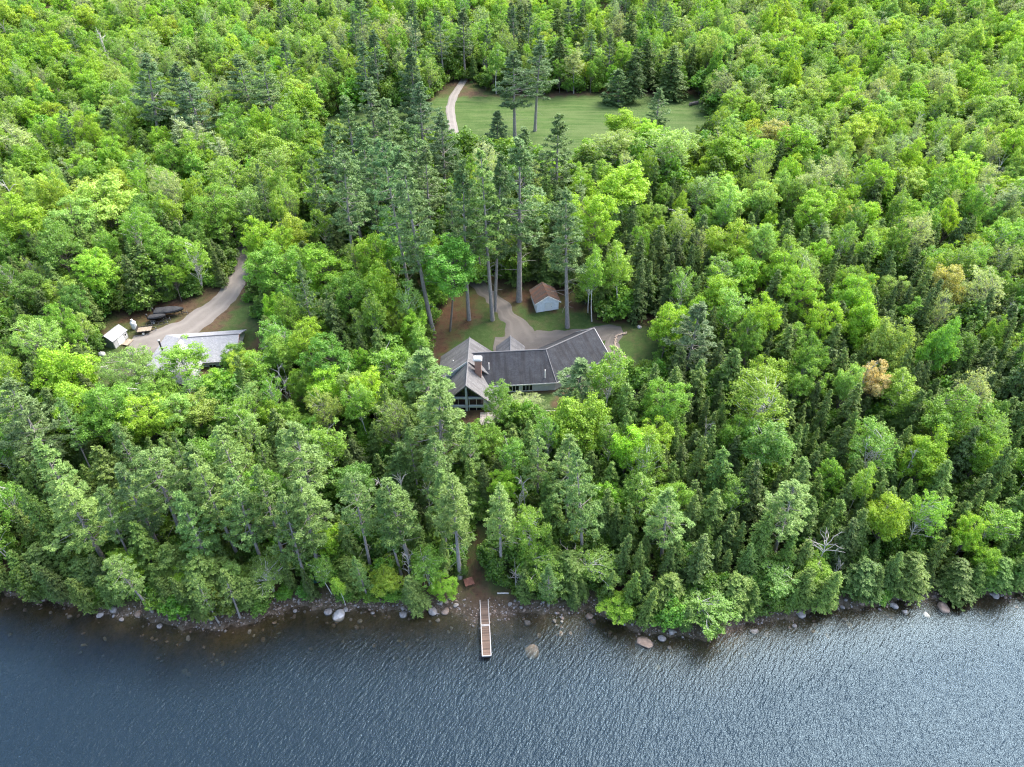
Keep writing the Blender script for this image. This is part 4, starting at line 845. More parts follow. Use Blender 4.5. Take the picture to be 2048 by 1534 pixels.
def broadleaf(seed, H=16, R=5.0, cb=0.28, npuff=86, pr=0.92, leaf=0.215, cov=1.25, inner=0.25, sub=0.36, trunk_r=0.2, stems=1, flat=0.68, bend=0.02, top_heavy=0.0, twigs=0):
    r = np.random.default_rng(seed); wd = Wood()
    zc = H * (1 + cb) / 2 - pr * 0.2; az = H * (1 - cb) / 2 - pr * 0.35
    ph = r.uniform(0, 6.28, (4, 3)); fr = r.normal(0, 1.7, (4, 3))
    def env(u): return 1 + 0.17 * sum(np.sin((u * fr[k]).sum(-1) * 1.6 + ph[k, 0]) for k in range(4))
    C = []; rad_ = []; tries = 0
    while len(C) < npuff and tries < 4000:
        tries += 1
        u = unit(r.normal(0, 1, 3)); 
        if u[2] < -0.55: continue
        s = r.uniform(0.35, 0.65) if r.random() < inner else r.uniform(0.74, 1.0)
        rx = R - pr * 0.6
        wz = 1.0 + top_heavy * u[2]
        c = np.array([u[0] * rx * wz, u[1] * rx * wz, u[2] * az]) * s * env(u) + np.array([0, 0, zc])
        k = pr * r.uniform(0.6, 1.25)
        if any(np.linalg.norm(c - q) < 0.62 * (k + kk) * 0.8 for q, kk in zip(C, rad_)): continue
        C.append(c); rad_.append(k)
    C = np.array(C); rad_ = np.array(rad_)
    paths = []
    for s in range(stems):
        P = trunk_path(r, H, bend, 9, 0.86)
        if stems > 1:
            a = r.uniform(0, 6.28); P[:, 0] += np.cos(a) * (P[:, 2] / H) ** 1.1 * R * 0.4; P[:, 1] += np.sin(a) * (P[:, 2] / H) ** 1.1 * R * 0.4
        wd.tube(P, np.linspace(1, 0.18, 9) * trunk_r / math.sqrt(stems), 7); paths.append(P)
    for c, k in zip(C, rad_):
        P = paths[r.integers(stems)]
        z0 = np.clip(c[2] - r.uniform(0.45, 0.9) * np.hypot(c[0], c[1]) - 0.8, H * cb * 0.75, H * 0.8)
        a = on_path(P, z0); limb(wd, r, a, c, trunk_r * 0.34 * (1 - 0.6 * z0 / H), 0.025, 5, 0.06)
        for _ in range(twigs):
            limb(wd, r, c - (c - a) * r.uniform(0.1, 0.4), c + unit(r.normal(0, 1, 3) + [0, 0, 0.5]) * k * r.uniform(0.8, 1.25), 0.022, 0.010, 3, 0.05, 3)
    LC, LN, LA = [], [], []
    for c, k in zip(C, rad_):
        nl = int(2 * np.pi * k * k * cov / (0.54 * leaf * leaf)); ns = max(6, int(nl / 9))
        u = unit(r.normal(0, 1, (ns, 3)) + [0, 0, 0.35]); uo = unit(c - np.array([0, 0, zc - az * 0.3])); u = unit(u + uo * 0.35)
        sc = c + u * k * r.uniform(0.30, 1.30, (ns, 1)) * np.array([1, 1, flat])
        which = r.integers(0, ns, nl)
        pos = sc[which] + r.normal(0, sub * 0.55, (nl, 3)) * np.array([1, 1, 0.7])
        LC.append(pos); LN.append(u[which] * 0.7 + np.array([0, 0, 0.55]) + r.normal(0, 0.55, (nl, 3))); LA.append(r.normal(0, 1, (nl, 3)))
    LC, LN, LA = map(np.concatenate, (LC, LN, LA)); s = leaf * r.uniform(0.6, 1.35, len(LC))
    return wd.get(), leaf_quads(LC, LN, LA, s * 0.6, s * 0.45), H, R
def pine(seed, H=28, R=4.2, cb=0.42, step=1.35, per=5, fill=1.0, tr=0.36, dead=10, ln=0.27, wdn=0.085, taper=0.7, bend=0.006):
    r = np.random.default_rng(seed); wd = Wood(); P = trunk_path(r, H, bend, 12, 0.99)
    wd.tube(P, np.concatenate([[tr * 1.25], np.linspace(tr, 0.04, 11)]), 8)
    LC, LN, LA = [], [], []
    zb = cb * H; z = zb; side = r.uniform(0.6, 1.35, 8); upv = np.array([0, 0, 1.0])
    while z < H - 0.15:
        t = (z - zb) / (H - zb); prof = (1 - t) ** taper * (0.62 + 0.5 * min(1, t * 3.2)) + 0.07
        a0 = r.uniform(0, 6.28)
        for k in range(per if t < 0.88 else 4):
            if r.random() < 0.10: continue
            az = a0 + k * 6.283 / per + r.normal(0, 0.28); L = max(0.4, R * prof * r.uniform(0.55, 1.25) * np.interp(az % 6.283, np.arange(8) * 0.8976, side) ** 0.7)
            el = -0.10 + 0.8 * t ** 1.4 + r.normal(0, 0.10)
            dh = np.array([math.cos(az), math.sin(az), 0]); lat = np.array([-math.sin(az), math.cos(az), 0]); a = on_path(P, z + r.normal(0, 0.25))
            def bp_(q): return a + dh * (L * math.cos(el) * q) + upv * (L * (math.sin(el) * q + 0.24 * q * q - 0.1 * q))
            wd.tube(np.array([bp_(q) for q in np.linspace(0, 1, 5)]), np.linspace(0.035 + 0.012 * L, 0.015, 5), 4)
            m = max(2, int(round(L * 1.5 * fill)))
            for j in range(m):
                q = 1.0 if j == 0 else r.uniform(0.34, 0.98)
                w = 0.42 * L * math.sin(min(q, 1) * math.pi * 0.8 + 0.3) if j else 0.0
                off = r.uniform(-1, 1) * w; cr = r.uniform(0.42, 0.72) * (0.75 if t > 0.85 else 1)
                c = bp_(q) + lat * off + upv * r.uniform(-0.05, 0.25); cd = unit(dh * 0.8 + lat * np.sign(off) * 0.5 * min(1, abs(off)) + upv * 0.35)
                n = int(44 * (cr / 0.55) ** 1.6)
                u = unit(r.normal(0, 1, (n, 3)) + cd * 0.55 + upv * 0.35)
                LC.append(c + u * cr * r.uniform(0.35, 1.0, (n, 1)) * np.array([1, 1, 0.5])); LA.append(u + r.normal(0, 0.25, (n, 3)) + cd * 0.3); LN.append(r.normal(0, 0.6, (n, 3)) + [0, 0, 0.8])
        z += step * r.uniform(0.7, 1.35) * (1 if t < 0.7 else 0.6)
    for _ in range(dead):
        z = r.uniform(0.18 * H, zb + 1); az = r.uniform(0, 6.28); L = r.uniform(0.8, 3.0); a = on_path(P, z)
        limb(wd, r, a, a + np.array([math.cos(az) * L, math.sin(az) * L, r.uniform(-0.1, 0.5)]), 0.04, 0.014, 4, 0.1, 4)
    LC, LN, LA = map(np.concatenate, (LC, LN, LA)); n = len(LC)
    return wd.get(), leaf_quads(LC, LN, LA, ln * r.uniform(0.7, 1.25, n), wdn * r.uniform(0.7, 1.3, n)), H, R
def hemlock(seed, H=15, R=3.2, cb=0.06, nb=105, tr=0.2, ln=0.17, wdn=0.08, droop=0.26, power=0.75):
    r = np.random.default_rng(seed); wd = Wood(); P = trunk_path(r, H, 0.008, 9, 0.99)
    wd.tube(P, np.linspace(tr, 0.02, 9), 6); upv = np.array([0, 0, 1.0])
    LC, LN, LA = [], [], []; side = r.uniform(0.75, 1.25, 8)
    for k in range(nb):
        t = ((k + r.uniform(0, 1)) / nb) ** 0.9; z = H * (cb + (0.98 - cb) * t); az = k * 2.39996 + r.normal(0, 0.35)
        L = (R * (1 - t) ** power + 0.25) * r.uniform(0.55, 1.18) * np.interp(az % 6.283, np.arange(8) * 0.8976, side)
        el = 0.45 * t + 0.08 + r.normal(0, 0.06); dh = np.array([math.cos(az), math.sin(az), 0]); lat = np.array([-math.sin(az), math.cos(az), 0]); a = on_path(P, z)
        def bp_(q): q = np.asarray(q)[..., None]; return a + dh * (L * q) + upv * (L * (el * q - droop * q * q))
        wd.tube(bp_(np.linspace(0, 1, 4)), np.linspace(0.02 + 0.008 * L, 0.006, 4), 3)
        fr = [(0.0, 0.0, 1.05)]
        for j in range(max(2, int(L * 3.2))):
            fr.append((r.uniform(0.15, 0.9), r.choice([-1, 1]), r.uniform(0.35, 0.6)))
        for q0, sd, ll in fr:
            o0 = bp_(q0); dr = unit(dh * (1.0 if sd == 0 else 0.62) + lat * sd * 0.8 - upv * (droop * q0 * 1.5 if sd else 0))
            ln_ = L * ll * (1 if sd == 0 else (1.1 - 0.55 * q0)); n = max(4, int(ln_ * 17))
            q = r.uniform(0.1, 1.0, n) ** 0.8
            base = bp_(q) if sd == 0 else o0 + dr * (ln_ * q)[:, None] - upv * (0.16 * ln_ * q * q)[:, None]
            for _ in range(2):
                dv_ = unit(dr + r.normal(0, 0.45, (n, 3))); LC.append(base + r.normal(0, 0.085, (n, 3)) * np.array([1, 1, 0.6]) + dv_ * ln * 0.4); LA.append(dv_); LN.append(r.normal(0, 0.55, (n, 3)) + upv * 0.9 + dh * 0.4)
    LC, LN, LA = map(np.concatenate, (LC, LN, LA)); n = len(LC)
    return wd.get(), leaf_quads(LC, LN, LA, ln * r.uniform(0.7, 1.35, n), wdn * r.uniform(0.7, 1.35, n)), H, R
def snag(seed, H=10, R=1.8, tr=0.17, nb=9):
    r = np.random.default_rng(seed); wd = Wood(); P = trunk_path(r, H, 0.03, 8, 1.0); wd.tube(P, np.linspace(tr, tr * 0.3, 8), 7)
    for _ in range(nb):
        z = r.uniform(0.45, 0.97) * H; az = r.uniform(0, 6.28); L = R * r.uniform(0.5, 1.1); a = on_path(P, z); b = a + np.array([math.cos(az) * L, math.sin(az) * L, L * r.uniform(0.2, 1.1)])
        B = limb(wd, r, a, b, 0.07, 0.03, 5, 0.12, 5)
        for _ in range(3):
            c = B[r.integers(2, 5)]; limb(wd, r, c, c + unit(r.normal(0, 1, 3) + (b - a) / L) * L * r.uniform(0.25, 0.5), 0.032, 0.012, 3, 0.1, 4)
    return wd.get(), None, H, R
PROTO = {
 'maple_tree': [broadleaf(11), broadleaf(12, 15, 4.4, 0.22, 80, 0.9), broadleaf(13, 17, 4.2, 0.25, 90, 0.88, twigs=1), broadleaf(14, 14, 5.2, 0.24, 96, 0.9), broadleaf(15, 20, 4.2, 0.3, 96, 0.9, inner=0.2), broadleaf(16, 16, 4.8, 0.2, 110, 0.78, 0.2), broadleaf(17, 15, 3.8, 0.18, 84, 0.8, 0.2, 1.1, bend=0.03, stems=2), broadleaf(18, 16, 4.6, 0.3, 90, 0.8, 0.2, 0.95, flat=0.5, twigs=1)],
 'birch_tree': [broadleaf(21, 15, 3.4, 0.32, 70, 0.72, 0.20, 0.85, 0.35, 0.3, 0.15, 1, 0.95, 0.03), broadleaf(22, 16, 3.8, 0.34, 80, 0.75, 0.20, 0.75, 0.35, 0.3, 0.17, 2, 0.95, 0.03),
                broadleaf(23, 14, 3.6, 0.28, 76, 0.72, 0.20, 0.8, 0.35, 0.3, 0.17, 3, 0.95, 0.03), broadleaf(24, 17, 3.3, 0.42, 60, 0.8, 0.21, 1.1, 0.3, 0.32, 0.14, 1, 0.9, 0.04)],
 'aspen_tree': [broadleaf(31, 15, 3.4, 0.25, 66, 0.8, 0.17, 0.5, 0.4, 0.28, 0.15, 2, 1.0, 0.02, 0.0, 3), broadleaf(32, 16, 4.2, 0.25, 74, 0.85, 0.17, 0.55, 0.4, 0.28, 0.16, 1, 1.0, 0.02, 0.1, 3),
                broadleaf(33, 17, 2.2, 0.3, 60, 0.6, 0.17, 0.7, 0.4, 0.25, 0.14, 1, 1.3, 0.01, -0.2, 2), broadleaf(34, 14, 4.4, 0.22, 76, 0.9, 0.18, 0.42, 0.4, 0.3, 0.18, 2, 0.9, 0.02, 0.1, 4)],
 'pine_tree': [pine(41, taper=0.85), pine(42, 30, 4.4, 0.5, taper=0.75), pine(43, 27, 3.6, 0.4, taper=1.0), pine(44, 26, 4.6, 0.35, fill=1.1, taper=1.0), pine(45, 30, 3.2, 0.45, dead=18, taper=0.9), pine(46, 24, 4.0, 0.3, fill=1.1, taper=1.1), pine(47, 16, 4.0, 0.04, 0.95, 6, 1.1, 0.25, 0, taper=0.9)],
 'hemlock_tree': [hemlock(51, 15, 2.9, power=0.78), hemlock(52, 16, 3.1, 0.08, 112, power=0.7), hemlock(53, 13, 2.6, 0.05, 95, power=0.85), hemlock(54, 13, 3.3, 0.1, 100, droop=0.2, power=0.6), hemlock(55, 17, 2.9, 0.1, 115, power=0.75), hemlock(56, 11, 3.0, 0.04, 90, droop=0.15, power=0.65)],
 'dead_tree': [snag(61), snag(62, 12, 1.4, 0.16, 7), snag(63, 9, 2.4, 0.17, 12), snag(64, 11, 3.2, 0.2, 16)],
 'shrub': [broadleaf(71, 3.2, 1.7, 0.05, 26, 0.62, 0.20, 1.2, 0.3, 0.25, 0.05, 3, 0.8), broadleaf(72, 2.4, 1.5, 0.02, 22, 0.6, 0.20, 1.2, 0.3, 0.25, 0.04, 3, 0.8), broadleaf(73, 4.2, 1.9, 0.1, 34, 0.62, 0.22, 1.2, 0.3, 0.25, 0.06, 2, 0.9)],
}
WOOD = {'maple_tree': 'bark_maple', 'birch_tree': 'bark_birch', 'aspen_tree': 'bark_aspen', 'pine_tree': 'bark_pine', 'hemlock_tree': 'bark_hemlock', 'dead_tree': 'dead_wood', 'shrub': 'bark_maple'}
LEAF = {k: M['needle'] if k in ('pine_tree', 'hemlock_tree') else M['leaf'] for k in WOOD}
MESH = {}
for sp, lst in PROTO.items():
    for i, ((wv, wf), lf, H_, R_) in enumerate(lst):
        tm = mesh_np(sp + '_trunk', wv, [wf], [M[WOOD[sp]]], smooth=True)
        cm = mesh_np(sp + '_crown', lf[0], [lf[1]], [LEAF[sp]]) if lf is not None else None
        MESH[sp, i] = (tm, cm, H_, R_)

# ------------------------------------------------------------------ trees: where they stand
TINT = {'maple_tree': {'b': (0.305, 0.495, 0.042), 'm': (0.205, 0.375, 0.045), 'p': (0.335, 0.50, 0.105), 'y': (0.345, 0.475, 0.055), 'o': (0.55, 0.46, 0.23), 'k': (0.42, 0.46, 0.16), 'd': (0.155, 0.29, 0.042)},
        'birch_tree': {'b': (0.27, 0.45, 0.056), 'm': (0.22, 0.385, 0.062), 'p': (0.315, 0.46, 0.115)},
        'aspen_tree': {'p': (0.35, 0.45, 0.18), 'w': (0.43, 0.51, 0.28), 'm': (0.27, 0.41, 0.088)},
        'pine_tree': {'m': (0.175, 0.28, 0.098), 'd': (0.145, 0.235, 0.102), 'l': (0.205, 0.33, 0.085)},
        'hemlock_tree': {'m': (0.185, 0.285, 0.066), 'd': (0.135, 0.205, 0.056), 'l': (0.195, 0.315, 0.064)},
        'dead_tree': {'m': (0.4, 0.4, 0.4)}, 'shrub': {'m': (0.165, 0.30, 0.04), 'b': (0.26, 0.42, 0.05)}}
SHADE = {'b': 'bright green', 'm': 'mid green', 'p': 'pale green', 'y': 'yellow-green', 'o': 'tan-orange', 'k': 'pinkish-topped', 'd': 'dark green', 'w': 'silvery white', 'l': 'light green'}
trees = []      # dict(sp, x, y, h, r, tone, label, lean, hero, var)
def add_top(sp, px, py, w, h, tone, label=None, var=None):
    """a tree whose crown top shows at (px, py) and whose crown is w pixels wide"""
    p = at_ground(px, py, h * 0.97); rr = w / 2 * proj((p[0], p[1], p[2] + h * 0.75))[2] / FPX
    trees.append(dict(sp=sp, x=p[0], y=p[1], h=h, r=rr, tone=tone, label=label, lean=(0, 0), hero=True, var=var))
def add_base(sp, bx, by, tx, ty, w, tone, label=None, var=None):
    p = at_ground(bx, by); r_ = ray(tx, ty); t = p[1] / r_[1]; T = np.array([0, 0, CAM_H]) + r_ * t; h = T[2] - p[2]
    rr = w / 2 * proj(p + [0, 0, h * 0.7])[2] / FPX
    trees.append(dict(sp=sp, x=p[0], y=p[1], h=h, r=rr, tone=tone, label=label, lean=(0, math.atan2(T[0] - p[0], h)), hero=True, var=var))
MA, BI, AS, PI_, HE, DE = 'maple_tree', 'birch_tree', 'aspen_tree', 'pine_tree', 'hemlock_tree', 'dead_tree'
for a in [
 (PI_, 1135, 655, 1133, 383, 84, 'm', 'tall slim pine on the lawn directly right of the white shed', 4), (PI_, 1038, 602, 1046, 285, 140, 'm', 'broad tall pine with bare lower limbs left of the white shed', 0),
 (PI_, 985, 640, 960, 305, 80, 'l', 'tall pine rising beside the driveway, left edge of the lane', 4), (PI_, 990, 622, 1000, 310, 74, 'm', 'slim pine standing just behind the driveway-edge pine', 2),
 (PI_, 938, 640, 922, 322, 84, 'm', 'slim tall pine on brown needles left of the driveway', 2), (PI_, 866, 665, 806, 335, 96, 'm', 'leaning pine whose base stands leftmost on the needle-strewn lawn', 4),
 (PI_, 826, 622, 765, 280, 100, 'm', 'pine with long bare trunk behind the leaning lawn pine', 1), (PI_, 712, 575, 690, 305, 100, 'm', 'pine with bare grey trunk behind two bright round maples', 1),
 (MA, 900, 662, 897, 470, 108, 'm', 'forked leafy tree on the needle-strewn lawn amid pines', 4), (BI, 1184, 643, 1190, 500, 56, 'b', 'slender leafy tree with pale stem on the lawn right of the slim pine', 3),
 (BI, 1240, 630, 1232, 490, 66, 'b', 'white-stemmed birch at the dark wood edge right of the lawn', 3), (BI, 1176, 625, 1178, 520, 50, 'm', 'thin birch behind the slender lawn tree', 0),
 (PI_, 1030, 281, 1022, 105, 92, 'd', 'large dark pine with bare stem standing in the mown field', 0), (PI_, 1070, 262, 1082, 82, 78, 'd', 'tall twin-stemmed dark pine behind the large field pine', 0),
 (PI_, 995, 300, 995, 222, 52, 'd', 'small bushy pine below the large field pine', 6), (PI_, 1237, 208, 1236, 138, 62, 'm', 'cone-shaped pine foliaged to the ground at the far field edge', 6),
 (PI_, 1308, 280, 1318, 176, 62, 'm', 'open crowned pine standing in the right part of the field', 5), (MA, 1243, 300, 1240, 210, 74, 'b', 'rounded bright maple standing in the mown field', 1),
 (MA, 1288, 320, 1292, 236, 52, 'b', 'narrower maple touching the rounded field maple', 2), (PI_, 322, 315, 290, 110, 92, 'd', 'tall dark pine with bare trunk at upper left', 0),
 (MA, 600, 272, 596, 166, 92, 'b', 'rounded bright maple beside the small clearing left of the field', 3), (PI_, 240, 318, 212, 215, 74, 'm', 'cone-shaped pine foliaged low, below the tall upper-left pines', 6),
 (DE, 622, 735, 608, 655, 30, 'm', 'white dead snag with side branches right of the pale cottage', 1), (DE, 545, 745, 530, 690, 34, 'm', 'white forked dead crown between the cottage and the snag', 2), (DE, 1350, 492, 1362, 418, 40, 'm', 'white forked dead trunk at the wood edge right of the pines', 0),
 (PI_, 372, 1092, 300, 905, 118, 'l', 'leaning shore pine with bare lower trunk at lower left', 1), (PI_, 640, 1148, 598, 965, 92, 'l', 'leaning pine with pale trunk at the shore left of the yellow-green tree', 4), (PI_, 825, 1138, 770, 960, 88, 'l', 'leaning pine whose pale trunk ends above the yellow-green shore tree', 4),
 (PI_, 803, 1150, 758, 985, 60, 'l', 'thin leaning pine beside the shore, left of its twin trunk', 2), (PI_, 742, 1140, 705, 950, 92, 'l', 'pine behind the bright low bush on the left-centre shore', 1), (PI_, 920, 1155, 905, 955, 84, 'l', 'tall shore pine just left of the path to the dock', 4), (PI_, 893, 1112, 880, 940, 70, 'l', 'pine right behind the shore pine left of the dock path', 2),
 (PI_, 1003, 1145, 1000, 972, 66, 'l', 'slim pine just right of the path to the dock', 4), (PI_, 1165, 1120, 1155, 898, 100, 'l', 'tall shaggy pine with dead side limbs right of the dock path', 3), (PI_, 1322, 1125, 1337, 975, 92, 'l', 'shore pine with short visible trunk, centre right', 0),
 (PI_, 1545, 1117, 1585, 965, 108, 'l', 'leaning pine with bare grey trunk on the right shore', 1), (MA, 1750, 1110, 1785, 985, 94, 'b', 'bright round maple among dark hemlocks on the right shore', 1),
 (PI_, 215, 1130, 120, 975, 130, 'l', 'wide shaggy leaning pine at the far lower left', 3), (BI, 300, 555, 262, 410, 70, 'b', 'white-trunked birch leaning left of the gravel road', 1),
]: add_base(*a)
